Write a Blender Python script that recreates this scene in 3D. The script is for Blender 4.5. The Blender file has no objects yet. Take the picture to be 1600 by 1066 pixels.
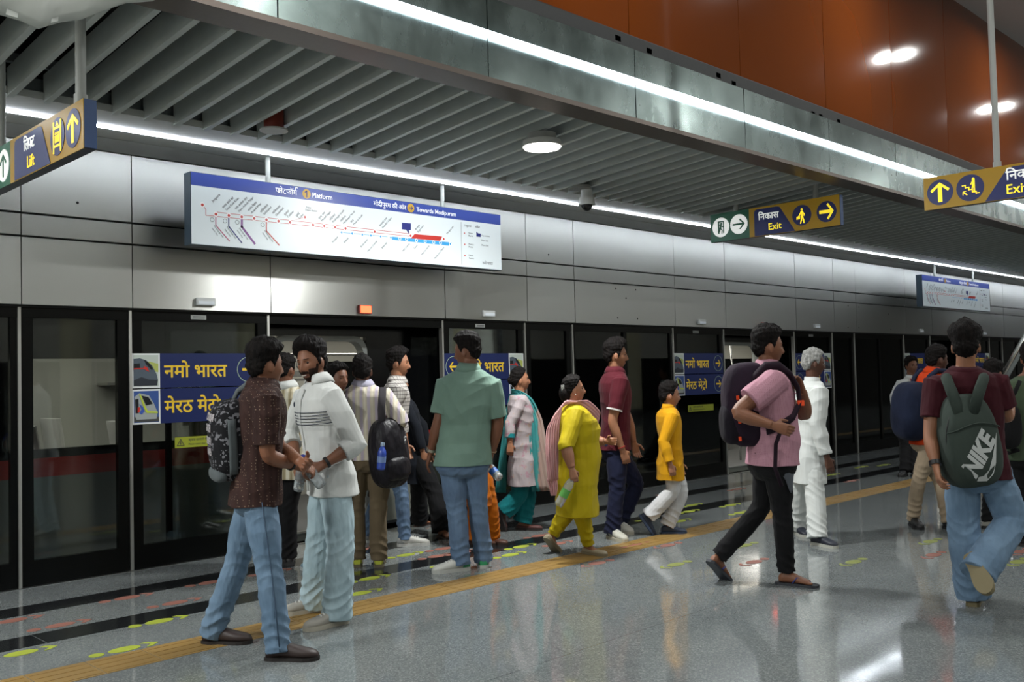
import bpy, bmesh, math, random
import numpy as np
from mathutils import Matrix, Vector
random.seed(4); rng = np.random.default_rng(4)
S = bpy.context.scene
COL = S.collection

# ---------------------------------------------------------------- camera
V = lambda *a: np.array(a, float)
FPX, PITCH, ROLL, YAW, CAMH = 1493.1, .03785, -.02481, .77999, 1.48
F0 = V(math.sin(YAW), math.cos(YAW), 0); R0 = V(math.cos(YAW), -math.sin(YAW), 0); UP = V(0, 0, 1)
CF = F0*math.cos(PITCH) + UP*math.sin(PITCH); _u = UP*math.cos(PITCH) - F0*math.sin(PITCH)
CR = R0*math.cos(ROLL) + _u*math.sin(ROLL); CU = _u*math.cos(ROLL) - R0*math.sin(ROLL)
CAM = V(0, 0, CAMH)
cd = bpy.data.cameras.new('camera'); cam = bpy.data.objects.new('camera', cd); COL.objects.link(cam)
cd.sensor_width = 36; cd.lens = FPX/1600*36; cd.clip_start = .05; cd.clip_end = 300
cam.matrix_world = Matrix(((CR[0], CU[0], -CF[0], 0), (CR[1], CU[1], -CF[1], 0), (CR[2], CU[2], -CF[2], CAMH), (0, 0, 0, 1)))
S.camera = cam

# ---------------------------------------------------------------- world and exposure
S.view_settings.view_transform = 'Standard'; S.view_settings.look = 'None'
S.view_settings.exposure = EXPO = 0.0; S.view_settings.gamma = 1.0; S.view_settings.use_curve_mapping = False
W = bpy.data.worlds.new('world'); S.world = W; W.use_nodes = True
W.node_tree.nodes['Background'].inputs[0].default_value = (.80, .90, 1, 1)
W.node_tree.nodes['Background'].inputs[1].default_value = .12
CEIL_W, FIN_W, LED_E, LED_E2 = 54, 135, 28.0, 12.0       # lamp power of the hall lamps, the fin lamp, and the two LED strips
S.cycles.max_bounces = 7; S.cycles.diffuse_bounces = 3; S.cycles.glossy_bounces = 4; S.cycles.transparent_max_bounces = 16
S.cycles.caustics_reflective = False; S.cycles.caustics_refractive = False; S.cycles.sample_clamp_indirect = 6
def area(name, loc, size, power, color=(.98, 1, .98), rot=(0, 0, 0), sy=None):
    l = bpy.data.lights.new(name, 'AREA'); l.energy = power; l.color = color
    l.shape = 'DISK' if sy is None else 'RECTANGLE'; l.size = size
    if sy: l.size_y = sy
    o = bpy.data.objects.new(name, l); COL.objects.link(o); o.location = loc; o.rotation_euler = rot
    return o

# ---------------------------------------------------------------- pixel (of the 1600x1066 photo) to a point in the hall
def ray(x, y): return CF + CR*(x-800)/FPX - CU*(y-533)/FPX
def at(x, y, d): return CAM + ray(x, y)*d
def fl(x, y, z=0.): r = ray(x, y); return CAM + r*((z-CAMH)/r[2])
def onY(x, y, Y): r = ray(x, y); return CAM + r*(Y/r[1])
def onX(x, y, X): r = ray(x, y); return CAM + r*(X/r[0])
def depth(p): return float((np.asarray(p)-CAM) @ CF)
def unit(v): v = np.asarray(v, float); return v/(np.linalg.norm(v)+1e-12)

# ---------------------------------------------------------------- materials
def lin(h):
    if not isinstance(h, str): return (*h, 1)
    c = [int(h[i:i+2], 16)/255 for i in (1, 3, 5)]
    return (*[x/12.92 if x <= .04045 else ((x+.055)/1.055)**2.4 for x in c], 1)
MATS = {}
class NT:
    def __init__(s, name):
        s.m = bpy.data.materials.new(name); s.m.use_nodes = True; s.t = s.m.node_tree
        s.b = s.t.nodes['Principled BSDF']; s.out = s.t.nodes['Material Output']
    def n(s, typ, **kw):
        nd = s.t.nodes.new(typ)
        for k, v in kw.items():
            if k.startswith('i_'): nd.inputs[k[2:].replace('_', ' ')].default_value = v
            else: setattr(nd, k, v)
        return nd
    def l(s, a, b): s.t.links.new(a, b)
    def coord(s, scale=(1, 1, 1), rot=(0, 0, 0), kind='Object'):
        tc = s.n('ShaderNodeTexCoord'); mp = s.n('ShaderNodeMapping'); mp.inputs['Scale'].default_value = scale; mp.inputs['Rotation'].default_value = rot
        s.l(tc.outputs[kind], mp.inputs[0]); return mp.outputs[0]
    def noise(s, scale, vec=None, detail=3, rough=.5):
        nd = s.n('ShaderNodeTexNoise'); nd.inputs['Scale'].default_value = scale; nd.inputs['Detail'].default_value = detail; nd.inputs['Roughness'].default_value = rough
        if vec is not None: s.l(vec, nd.inputs['Vector'])
        return nd.outputs['Fac']
    def ramp(s, fac, stops, const=False):
        r = s.n('ShaderNodeValToRGB'); e = r.color_ramp.elements
        if const: r.color_ramp.interpolation = 'CONSTANT'
        while len(e) < len(stops): e.new(.5)
        for q, (p, c) in zip(e, stops): q.position = p; q.color = lin(c) if not isinstance(c, float) else (c, c, c, 1)
        s.l(fac, r.inputs[0]); return r.outputs[0]
    def bump(s, h, strength=.3, dist=.01, prev=None):
        b = s.n('ShaderNodeBump'); b.inputs['Strength'].default_value = strength; b.inputs['Distance'].default_value = dist
        s.l(h, b.inputs['Height'])
        if prev is not None: s.l(prev, b.inputs['Normal'])
        s.l(b.outputs[0], s.b.inputs['Normal']); return b.outputs[0]
    def mix(s, fac, a, b):
        m = s.n('ShaderNodeMix', data_type='RGBA')
        (s.l(fac, m.inputs[0]) if not isinstance(fac, (int, float)) else setattr(m.inputs[0], 'default_value', fac))
        for k, x in ((6, a), (7, b)):
            if isinstance(x, (str, tuple)): m.inputs[k].default_value = lin(x) if isinstance(x, str) else x
            else: s.l(x, m.inputs[k])
        return m.outputs[2]
    def math(s, op, a, b=0.):
        m = s.n('ShaderNodeMath', operation=op)
        for k, x in ((0, a), (1, b)):
            if isinstance(x, (int, float)): m.inputs[k].default_value = x
            else: s.l(x, m.inputs[k])
        return m.outputs[0]
def mat(name, color='#808080', rough=.5, metal=0., spec=.5, emit=0., ecol=None):
    if name in MATS: return MATS[name]
    t = NT(name); t.b.inputs['Base Color'].default_value = lin(color); t.b.inputs['Roughness'].default_value = rough
    t.b.inputs['Metallic'].default_value = metal; t.b.inputs['Specular IOR Level'].default_value = spec
    nz = t.noise(40, t.coord())                                          # faint procedural unevenness of the surface
    lo = t.math('MULTIPLY_ADD', nz, .08); t.t.nodes[-1].inputs[2].default_value = max(0, rough-.04); t.l(lo, t.b.inputs['Roughness'])
    if emit: t.b.inputs['Emission Color'].default_value = lin(ecol or color); t.b.inputs['Emission Strength'].default_value = emit
    MATS[name] = t.m; return t.m
def cloth(name, color, scale=1., color2=None, rough=.85, bump=.5, weave=900., fold=14., amount=.35):
    """woven cloth: weave bump, soft folds and a faint uneven dye"""
    if name in MATS: return MATS[name]
    t = NT(name); co = t.coord()
    cc = t.ramp(t.noise(9*scale, co, 4), [(.3, color), (.72, color2 or color)])
    t.l(cc, t.b.inputs['Base Color']); t.b.inputs['Roughness'].default_value = rough; t.b.inputs['Specular IOR Level'].default_value = .2
    try: t.b.inputs['Sheen Weight'].default_value = .03
    except Exception: pass
    f1 = t.noise(fold, t.coord((1, 1, .45)), 2, .4)
    p = t.bump(f1, bump*.8, .035)
    t.bump(t.noise(weave*.3, co, 1), .15, .002, p)
    MATS[name] = t.m; t.m['fac'] = 1; return t.m
def skin(name, color):
    if name in MATS: return MATS[name]
    t = NT(name); co = t.coord()
    c = t.ramp(t.noise(25, co, 4), [(.25, color), (.8, '#%02x%02x%02x' % tuple(min(255, int(int(color[i:i+2], 16)*1.09)) for i in (1, 3, 5)))])
    t.l(c, t.b.inputs['Base Color']); t.b.inputs['Roughness'].default_value = .52
    t.b.inputs['Subsurface Weight'].default_value = .08; t.b.inputs['Subsurface Radius'].default_value = (.01, .004, .002)
    t.bump(t.noise(320, co, 2), .12, .002); MATS[name] = t.m; return t.m
def hairmat(name, color, hi):
    if name in MATS: return MATS[name]
    t = NT(name); f = t.noise(60, t.coord((1, 1, .25)), 4)
    t.l(t.ramp(f, [(.35, color), (.8, hi)]), t.b.inputs['Base Color']); t.b.inputs['Roughness'].default_value = .7; t.b.inputs['Specular IOR Level'].default_value = .12
    t.bump(t.noise(170, t.coord((1, 1, .2)), 3), .7, .012); MATS[name] = t.m; return t.m

# ---------------------------------------------------------------- mesh building
ORG = {}
def org(o): return ORG.get(o.name, V(0, 0, 0)) if o is not None else V(0, 0, 0)
class MB:
    """collects shapes in hall coordinates; build() links them as ONE mesh object under its parent"""
    def __init__(s): s.v = []; s.f = []; s.mi = []; s.m = 0
    def add(s, vs, fs):
        k = len(s.v); s.v.extend([tuple(map(float, q)) for q in vs]); s.f.extend([tuple(i+k for i in f) for f in fs]); s.mi.extend([s.m]*len(fs)); return s
    def box(s, lo, hi): 
        (a, b, c), (d, e, f) = lo, hi
        return s.add([(a, b, c), (d, b, c), (d, e, c), (a, e, c), (a, b, f), (d, b, f), (d, e, f), (a, e, f)],
                     [(0, 3, 2, 1), (4, 5, 6, 7), (0, 1, 5, 4), (1, 2, 6, 5), (2, 3, 7, 6), (3, 0, 4, 7)])
    def obox(s, c, ex, ey, ez, a, b, h):
        """box with centre c, unit axes and half sizes"""
        c, ex, ey, ez = map(np.asarray, (c, ex, ey, ez)); p = []
        for k in (-1, 1):
            for (i, j) in ((-1, -1), (1, -1), (1, 1), (-1, 1)): p.append(c+ex*a*i+ey*b*j+ez*h*k)
        return s.add(p, [(0, 3, 2, 1), (4, 5, 6, 7), (0, 1, 5, 4), (1, 2, 6, 5), (2, 3, 7, 6), (3, 0, 4, 7)])
    def loft(s, rings, cap=True):
        n = len(rings[0]); vs = [p for r in rings for p in r]; fs = []
        for i in range(len(rings)-1):
            for j in range(n): k = (j+1) % n; fs.append((i*n+j, i*n+k, (i+1)*n+k, (i+1)*n+j))
        if cap: fs.append(tuple(range(n-1, -1, -1))); fs.append(tuple((len(rings)-1)*n+j for j in range(n)))
        return s.add(vs, fs)
    def tube(s, pts, rad, n=10, cap=True, flat=None):
        """round tube through pts; flat=(axis, factor) squeezes it along an axis"""
        pts = [np.asarray(p, float) for p in pts]; rad = rad if hasattr(rad, '__len__') else [rad]*len(pts); rings = []
        t0 = unit(pts[1]-pts[0]); a = unit(np.cross(t0, (0.3, .2, 1) if abs(t0[2]) < .9 else (1, .1, 0)))
        for i, p in enumerate(pts):
            t = unit(pts[min(i+1, len(pts)-1)] - pts[max(i-1, 0)]); a = unit(a - t*(a@t)); b = np.cross(t, a); ring = []
            for k in range(n):
                w = 2*math.pi*k/n; o = (a*math.cos(w) + b*math.sin(w))*rad[i]
                if flat is not None: ax = unit(flat[0]); o = o - ax*(o@ax)*(1-flat[1])
                ring.append(p+o)
            rings.append(ring)
        return s.loft(rings, cap)
    def ball(s, c, r, ex=(1, 0, 0), ey=(0, 1, 0), ez=(0, 0, 1), n=14, m=9):
        r = r if hasattr(r, '__len__') else (r, r, r); c = np.asarray(c, float); ex, ey, ez = map(np.asarray, (ex, ey, ez))
        rings = []
        for i in range(m):
            ph = -math.pi/2 + math.pi*(i+.5)/m
            rings.append([c + ex*r[0]*math.cos(ph)*math.cos(2*math.pi*k/n) + ey*r[1]*math.cos(ph)*math.sin(2*math.pi*k/n) + ez*r[2]*math.sin(ph) for k in range(n)])
        return s.loft(rings)
    def disc(s, c, ax, r, h, n=24, r2=None):
        c = np.asarray(c, float); ax = unit(ax); a = unit(np.cross(ax, (0, 0, 1) if abs(ax[2]) < .9 else (1, 0, 0))); b = np.cross(ax, a)
        rr = [(0, r), (h, r if r2 is None else r2)]
        return s.loft([[c+ax*z+(a*math.cos(2*math.pi*k/n)+b*math.sin(2*math.pi*k/n))*q for k in range(n)] for z, q in rr])
    def poly(s, pts, O, ex, ey, ez, th=.002, off=0.):
        """a flat outline (2D pts) given a real thickness th along ez, starting at off"""
        O, ex, ey, ez = map(lambda q: np.asarray(q, float), (O, ex, ey, ez)); n = len(pts)
        A = sum(pts[i][0]*pts[(i+1) % n][1]-pts[(i+1) % n][0]*pts[i][1] for i in range(n))
        if A < 0: pts = pts[::-1]
        lo = [O+ex*x+ey*y+ez*off for x, y in pts]; hi = [p+ez*th for p in lo]
        return s.add(lo+hi, [tuple(range(n-1, -1, -1)), tuple(range(n, 2*n))] + [(i, (i+1) % n, n+(i+1) % n, n+i) for i in range(n)])
    def grid(s, P, th, nrm=None):
        """a cloth-like sheet: P[i][j] points, thickness th"""
        P = np.asarray(P, float); h, w, _ = P.shape
        du = np.gradient(P, axis=0); dv = np.gradient(P, axis=1); N = np.cross(du, dv); N /= np.linalg.norm(N, axis=2, keepdims=True)+1e-9
        A = (P+N*th/2).reshape(-1, 3); B = (P-N*th/2).reshape(-1, 3); q = h*w; fs = []
        ix = lambda i, j: i*w+j
        for i in range(h-1):
            for j in range(w-1):
                a, b, c, d = ix(i, j), ix(i+1, j), ix(i+1, j+1), ix(i, j+1); fs.append((a, b, c, d)); fs.append((q+d, q+c, q+b, q+a))
        rim = [ix(i, 0) for i in range(h)] + [ix(h-1, j) for j in range(1, w)] + [ix(i, w-1) for i in range(h-2, -1, -1)] + [ix(0, j) for j in range(w-2, 0, -1)]
        for a, b in zip(rim, rim[1:]+rim[:1]): fs.append((b, a, q+a, q+b))
        return s.add(np.vstack([A, B]), fs)
    def build(s, name, mats, parent=None, smooth=None, loc=None, bevel=0, kind=None, local=False):
        me = bpy.data.meshes.new(name); o0 = org(parent) + (np.asarray(loc, float) if loc is not None else 0)
        vs = np.array(s.v, float) - (0 if local else o0)
        me.from_pydata(vs.tolist(), [], s.f); mats = mats if isinstance(mats, (list, tuple)) else [mats]
        for m in mats: me.materials.append(m)
        if len(mats) > 1: me.polygons.foreach_set('material_index', s.mi)
        o = bpy.data.objects.new(name, me); COL.objects.link(o)
        if parent is not None: o.parent = parent
        if loc is not None: o.location = loc
        ORG[o.name] = o0 if not local else org(parent)+(np.asarray(loc, float) if loc is not None else 0)
        if smooth:
            bm = bmesh.new(); bm.from_mesh(me); bmesh.ops.recalc_face_normals(bm, faces=bm.faces); bm.to_mesh(me); bm.free()
            me.polygons.foreach_set('use_smooth', [True]*len(s.f))
            if smooth != True: me.set_sharp_from_angle(angle=math.radians(smooth))
        if bevel:
            b = o.modifiers.new('bevel', 'BEVEL'); b.width = bevel; b.segments = 2; b.limit_method = 'ANGLE'
        if kind: o['kind'] = kind
        return o
def tag(o, label, cat, group=None, kind=None):
    o['label'] = label; o['category'] = cat
    if group: o['group'] = group
    if kind: o['kind'] = kind
    return o
def empty(name, loc, rz=0., label=None, cat=None, group=None, kind=None):
    o = bpy.data.objects.new(name, None); COL.objects.link(o); o.location = loc; o.rotation_euler = (0, 0, rz); o.empty_display_size = .1
    ORG[o.name] = np.asarray(loc, float)
    if label: tag(o, label, cat, group)
    if kind: o['kind'] = kind
    return o
def copy_tree(o, loc=None, label=None):
    c = o.copy(); COL.objects.link(c); ORG[c.name] = org(o)
    for ch in list(o.children): d = copy_tree(ch); d.parent = c; d.matrix_parent_inverse = ch.matrix_parent_inverse
    if loc is not None: c.location = loc
    if label: c['label'] = label
    return c
def sq(a, b, n=16, p=2.4):
    """superellipse outline with half sizes a, b"""
    out = []
    for k in range(n):
        w = 2*math.pi*k/n; c, d = math.cos(w), math.sin(w)
        out.append((a*math.copysign(abs(c)**(2/p), c), b*math.copysign(abs(d)**(2/p), d)))
    return out
def circ(cx, cy, r, n=32, a0=0., a1=2*math.pi):
    full = abs(a1-a0-2*math.pi) < 1e-6
    return [(cx+r*math.cos(a0+(a1-a0)*k/(n if full else n-1)), cy+r*math.sin(a0+(a1-a0)*k/(n if full else n-1))) for k in range(n)]
def text_mesh(mb, body, size, O, ex, ey, ez, th=.002, off=0., bold=0., align='LEFT', shear=0., fit=None, warp=None):
    """lettering as solid letters; body may be a list of (string, x advance) pieces in em"""
    pieces = body if isinstance(body, list) else [(body, 0.)]
    O, ex, ey, ez = map(lambda q: np.asarray(q, float), (O, ex, ey, ez)); VS = []; FS = []
    for st, dx in pieces:
        c = bpy.data.curves.new('lettering', 'FONT'); c.body = st; c.size = 1; c.offset = bold; c.extrude = .5; c.shear = shear; c.resolution_u = 3
        o = bpy.data.objects.new('lettering', c); COL.objects.link(o); dg = bpy.context.evaluated_depsgraph_get()
        me = bpy.data.meshes.new_from_object(o.evaluated_get(dg))
        a = np.zeros(len(me.vertices)*3); me.vertices.foreach_get('co', a); a = a.reshape(-1, 3); a[:, 0] += dx; k = len(VS)
        VS.extend(a.tolist()); FS.extend([tuple(i+k for i in p.vertices) for p in me.polygons])
        bpy.data.objects.remove(o); bpy.data.curves.remove(c); bpy.data.meshes.remove(me)
    a = np.array(VS)
    if not len(a): return 0
    a[:, 0] -= a[:, 0].min(); w = a[:, 0].max()
    sx = size if fit is None else fit/w
    x = a[:, 0]*sx - {'LEFT': 0, 'CENTER': .5, 'RIGHT': 1}[align]*w*sx; y = a[:, 1]*size; z = (a[:, 2]+.5)*th + off
    P = O + np.outer(x, ex) + np.outer(y, ey) + np.outer(z, ez)
    if warp: P = warp(x, y, z)
    mb.add(P, FS); return w*sx
# ================================================================ THE HALL
X0, X1 = -6.0, 42.0
# --- floor
t = NT('terrazzo'); co = t.coord()
vo = t.n('ShaderNodeTexVoronoi', feature='F1'); vo.inputs['Scale'].default_value = 140; t.l(co, vo.inputs['Vector'])
chips = t.ramp(vo.outputs['Color'], [(0., '#3f4446'), (.35, '#62686a'), (.62, '#74797a'), (.85, '#9a9d9b')])
blot = t.ramp(t.noise(1.1, co, 4), [(.3, '#6b7172'), (.7, '#7b7f7d')])
c = t.mix(.5, chips, blot)
sep = t.n('ShaderNodeSeparateXYZ'); t.l(co, sep.inputs[0])
jy = t.math('LESS_THAN', t.math('ABSOLUTE', t.math('SUBTRACT', t.math('FRACT', t.math('DIVIDE', t.math('ADD', sep.outputs[1], 9.725), 2.4)), .5)), .0011)
jx = t.math('LESS_THAN', t.math('ABSOLUTE', t.math('SUBTRACT', t.math('FRACT', t.math('DIVIDE', t.math('ADD', sep.outputs[0], 20.2), 4.8)), .5)), .0006)
c = t.mix(t.math('MULTIPLY', t.math('MAXIMUM', jy, jx), .6), c, '#3c3f40'); t.l(c, t.b.inputs['Base Color'])
rr = t.math('MULTIPLY_ADD', t.noise(2.3, co, 4), .16); t.t.nodes[-1].inputs[2].default_value = .0; t.l(rr, t.b.inputs['Roughness'])
t.b.inputs['Specular IOR Level'].default_value = .55
t.bump(t.noise(1.6, co, 2), .12, .012)
TERR = t.m
floor = MB().box((X0, -8, -.12), (X1, 7.70, 0)).build('floor', TERR, kind='structure')
t = NT('granite_black'); co = t.coord(); vo = t.n('ShaderNodeTexVoronoi'); vo.inputs['Scale'].default_value = 220; t.l(co, vo.inputs[0])
t.l(t.ramp(vo.outputs['Color'], [(.2, '#121315'), (.9, '#26282a')]), t.b.inputs['Base Color']); t.b.inputs['Roughness'].default_value = .1; GRAN = t.m
for a, b in ((6.777, 7.049), (5.93, 6.20)):
    m = MB(); x = X0
    while x < X1: m.box((x+.003, a, -.02), (min(X1, x+1.6)-.003, b, .0015)); x += 1.6
    m.build('granite_band', GRAN, floor)
t = NT('tactile_yellow'); co = t.coord()
t.l(t.ramp(t.noise(3, co, 4), [(.3, '#84693a'), (.7, '#957640')]), t.b.inputs['Base Color']); t.b.inputs['Roughness'].default_value = .38; TACT = t.m
m = MB(); x = 2.0-.308*24
while x < X1:
    m.box((x+.002, 5.055, -.02), (x+.304, 5.365, .002))
    for k in range(4): m.obox((x+.153, 5.0945+.0777*k, .0025), (1, 0, 0), (0, 1, 0), (0, 0, 1), .14, .016, .0012)
    x += .308
m.build('tactile_paving', TACT, floor)
MB().box((X0, 7.66, 0), (X1, 7.70, .004)).build('threshold_strip', mat('threshold_steel', '#8d9090', .3, 1), floor)

# --- steel panel wall above the screen doors
def brushed(name, color, rough, streak, rot):
    t = NT(name); t.b.inputs['Base Color'].default_value = lin(color); t.b.inputs['Metallic'].default_value = 1
    t.b.inputs['Roughness'].default_value = rough; t.b.inputs['Anisotropic'].default_value = .75; t.b.inputs['Anisotropic Rotation'].default_value = rot
    tg = t.n('ShaderNodeTangent', direction_type='RADIAL', axis='Z'); t.l(tg.outputs[0], t.b.inputs['Tangent'])
    g = t.noise(30, t.coord((.25, 1, 26)), 2); p = t.bump(g, streak, .002)
    t.bump(t.noise(1.3, t.coord((1, 1, .3)), 2), .10, .02, p); return t.m
STEEL = brushed('brushed_steel', '#cacbc7', .36, .10, 0.25)
JX = [-5.0, -2.94, -.88, .36, 2.41, 3.25, 4.51, 6.58, 7.82, 8.64, 10.69, 11.93, 13.96, 15.24, 16.06, 18.11, 19.35, 21.4, 22.64, 23.46, 25.51, 26.75, 28.8, 30.04, 30.86, 32.9, 34.1, 36.2, 38]
wall = MB().box((X0, 7.675, 2.10), (X1, 7.80, 4.2)).build('wall_back', mat('joint_black', '#0b0c0c', .6), kind='structure')
for a, b in zip(JX, JX[1:]):
    for z0, z1 in ((2.113, 2.628), (2.636, 2.802), (2.811, 3.50)):
        m = MB(); dy = [rng.normal(0, .0012) for _ in range(4)]; g = .004
        f = [(a+g, 7.64+dy[0], z0+g), (b-g, 7.64+dy[1], z0+g), (b-g, 7.64+dy[2], z1-g), (a+g, 7.64+dy[3], z1-g)]
        k = [(x, 7.672, z) for x, _, z in f]; m.add(f+k, [(0, 1, 2, 3), (7, 6, 5, 4), (0, 4, 5, 1), (1, 5, 6, 2), (2, 6, 7, 3), (3, 7, 4, 0)])
        m.build('steel_panel', STEEL, wall)
m = MB()
for px, py in ((962, 451), (993, 453), (978, 466), (965, 497), (996, 498), (1325, 478), (1342, 480), (1325, 512), (1342, 512), (1388, 491), (1392, 515), (121, 317), (857, 398)): m.disc(onY(px, py, 7.641), (0, -1, 0), .011, .003, 10)
m.build('bolt_hole', mat('hole_black', '#050505', .8), wall)
# --- soffit with its LED strip
t = NT('soffit_paint'); t.l(t.ramp(t.noise(2, t.coord(), 3), [(.3, '#bfc1bd'), (.7, '#c9cbc6')]), t.b.inputs['Base Color']); t.b.inputs['Roughness'].default_value = .4; SOFF = t.m
soff = MB().box((X0, 6.70, 3.42), (X1, 7.42, 3.47)).build('ceiling_soffit', SOFF, kind='structure')
m = MB(); n = len(JX)
m.add([(X0, 7.42, 3.425), (X1, 7.42, 3.425), (X1, 7.61, 3.36), (X0, 7.61, 3.36), (X0, 7.42, 3.47), (X1, 7.42, 3.47), (X1, 7.61, 3.47), (X0, 7.61, 3.47)], [(0, 3, 2, 1), (4, 5, 6, 7), (0, 1, 5, 4), (1, 2, 6, 5), (2, 3, 7, 6), (3, 0, 4, 7)])
m.build('fascia', mat('fascia_grey', '#8d8e8b', .5), soff)
LED = mat('led_white', '#f4faff', .4, emit=LED_E, ecol='#eef6ff'); LED2 = mat('led_white_beam', '#f4faff', .4, emit=LED_E2, ecol='#e6f4ff')
m = MB().box((X0, 7.087, 3.408), (X1, 7.117, 3.42)); o = m.build('led_strip', LED); tag(o, 'long white LED strip recessed in the grey soffit above the steel wall', 'light')
# --- slatted ceiling: sloping fins between soffit and beam
t = NT('fin_paint'); t.l(t.ramp(t.noise(5, t.coord(), 3), [(.3, '#bfc6c3'), (.7, '#c9d0cd')]), t.b.inputs['Base Color']); t.b.inputs['Roughness'].default_value = .38; FINM = t.m
void = MB().box((X0, 4.80, 4.15), (X1, 7.8, 4.2)).build('ceiling_slatted', mat('void_black', '#0c0d0e', .9), kind='structure')
def fin(m, x):
    a, b, w = 6.72, 4.66, .020; za = 3.405; zb = 3.405+.078*(a-b)
    p = [(x-w, a, za), (x+w, a, za), (x+w, b, zb), (x-w, b, zb)]; q = [(u, v, z+.19) for u, v, z in p]
    m.add(p+q, [(0, 3, 2, 1), (4, 5, 6, 7), (0, 1, 5, 4), (1, 2, 6, 5), (2, 3, 7, 6), (3, 0, 4, 7)])
rest = MB()
for k in range(-14, 160):
    x = 2.056+.2282*k
    if k < 76:
        m = MB(); fin(m, x); m.build('slat', FINM, void)
    else: fin(rest, x)
o = rest.build('slat', FINM, void); o['kind'] = 'stuff'
m = MB()
for y, z in ((6.60, 3.60), (5.0, 3.74)): m.box((X0, y-.02, z), (X1, y+.02, z+.06))
m.box((X0, 6.745, 3.475), (X1, 6.76, 3.57)); m.build('hanger_rail', mat('rail_galv', '#9fa3a5', .4, .8), void)
# --- the long metal-faced beam with the upper LED strip
t = NT('galvanised'); co = t.coord()
t.l(t.ramp(t.noise(2.2, co, 5, .6), [(.3, '#66726f'), (.7, '#84908d')]), t.b.inputs['Base Color']); t.b.inputs['Metallic'].default_value = .95
rg = t.ramp(t.noise(3.1, t.coord((1, 1, .5)), 5, .65), [(.3, .20), (.75, .34)]); t.l(rg, t.b.inputs['Roughness'])
t.bump(t.noise(2.4, t.coord((1, 1, .6)), 3), .10, .02); GALV = t.m
beam = MB().box((X0, 4.595, 3.49), (X1, 4.80, 4.15)).build('beam_long', mat('beam_core', '#2b2c2c', .7), kind='structure')
bx = 2.774-1.597*5; 
while bx < X1:
    m = MB(); dy = rng.normal(0, .0015, 4); f = [(bx+.004, 4.58+dy[0], 3.492), (bx+1.593, 4.58+dy[1], 3.492), (bx+1.593, 4.58+dy[2], 4.042), (bx+.004, 4.58+dy[3], 4.042)]
    k = [(x, 4.594, z) for x, _, z in f]; m.add(f+k, [(0, 1, 2, 3), (7, 6, 5, 4), (0, 4, 5, 1), (1, 5, 6, 2), (2, 6, 7, 3), (3, 7, 4, 0)])
    m.build('metal_panel', GALV, beam); bx += 1.597
MB().box((X0, 4.565, 3.455), (X1, 4.80, 3.49)).build('bottom_trim', mat('trim_brown', '#6d635c', .35, .6), beam)
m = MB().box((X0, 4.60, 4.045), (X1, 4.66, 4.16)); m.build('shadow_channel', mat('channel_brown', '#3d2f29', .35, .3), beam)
m = MB()
for px, py in ((1122, 118), (1146, 131), (1270, 178), (1282, 182), (1310, 190), (965, 60), (1014, 80)):
    p = onY(px, py, 4.599); m.obox(p, (1, 0, 0), (0, 1, 0), (0, 0, 1), .035, .004, .022)
m.build('clip', mat('clip_bright', '#d8d8d4', .35, .7), beam)
o = MB().box((X0, 4.545, 3.757), (X1, 4.572, 3.797)).build('led_strip', LED2); tag(o, 'bright white LED strip running along the metal beam below the orange wall', 'light')
# --- orange wall panels above the beam, high ceiling, remaining walls
t = NT('orange_gloss'); co = t.coord()
t.l(t.ramp(t.noise(.7, co, 2), [(.3, '#6c3209'), (.7, '#78390c')]), t.b.inputs['Base Color']); t.b.inputs['Roughness'].default_value = .10; t.b.inputs['Coat Weight'].default_value = .35; t.b.inputs['Coat Roughness'].default_value = .06
t.bump(t.noise(.9, t.coord((1, 1, .12)), 2), .06, .03); ORNG = t.m
ow = MB().box((X0, 4.66, 4.12), (X1, 4.80, 6.35)).build('wall_orange', mat('orange_joint', '#7a1c08', .5), kind='structure')
bx = 5.99-1.632*7
while bx < X1:
    m = MB(); n = 9; y = [4.634+.010*(2*i/(n-1)-1)**2 for i in range(n)]
    lo = [(bx+.004+1.624*i/(n-1), y[i], 4.13) for i in range(n)]; hi = [(p[0], p[1], 6.28) for p in lo]; bl = [(p[0], 4.66, 4.13) for p in lo]; bh = [(p[0], 4.66, 6.28) for p in lo]
    vs = lo+hi+bl+bh; fs = []
    for i in range(n-1): fs += [(i, i+1, n+i+1, n+i), (2*n+i+1, 2*n+i, 3*n+i, 3*n+i+1), (i+1, i, 2*n+i, 2*n+i+1), (n+i, n+i+1, 3*n+i+1, 3*n+i)]
    fs += [(0, n, 3*n, 2*n), (n-1, 3*n-1, 4*n-1, 2*n-1)]
    m.add(vs, fs).build('orange_panel', ORNG, ow, smooth=40); bx += 1.632
CEILM = mat('ceiling_paint', '#958f88', .6)
ceil = MB().box((X0, -8, 6.28), (X1, 4.66, 6.4)).build('ceiling', CEILM, kind='structure')
WALLM = mat('rear_wall_paint', '#cbc9c0', .5)
rw = MB().box((X0, -8.2, 2.1), (X1, -8, 6.4)).build('wall_rear', WALLM, kind='structure')
MB().box((X0, -8.2, 0), (X1, -8, 2.1)).build('dark_screen', mat('rear_screen', '#1b1c1c', .3), rw)
MB().box((X0-.2, -8.2, -.1), (X0, 11.2, 6.4)).build('wall_left', WALLM, kind='structure')
MB().box((X1, -8.2, -.1), (X1+.2, 11.2, 6.4)).build('wall_right', mat('far_wall', '#55534f', .6), kind='structure')
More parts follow.
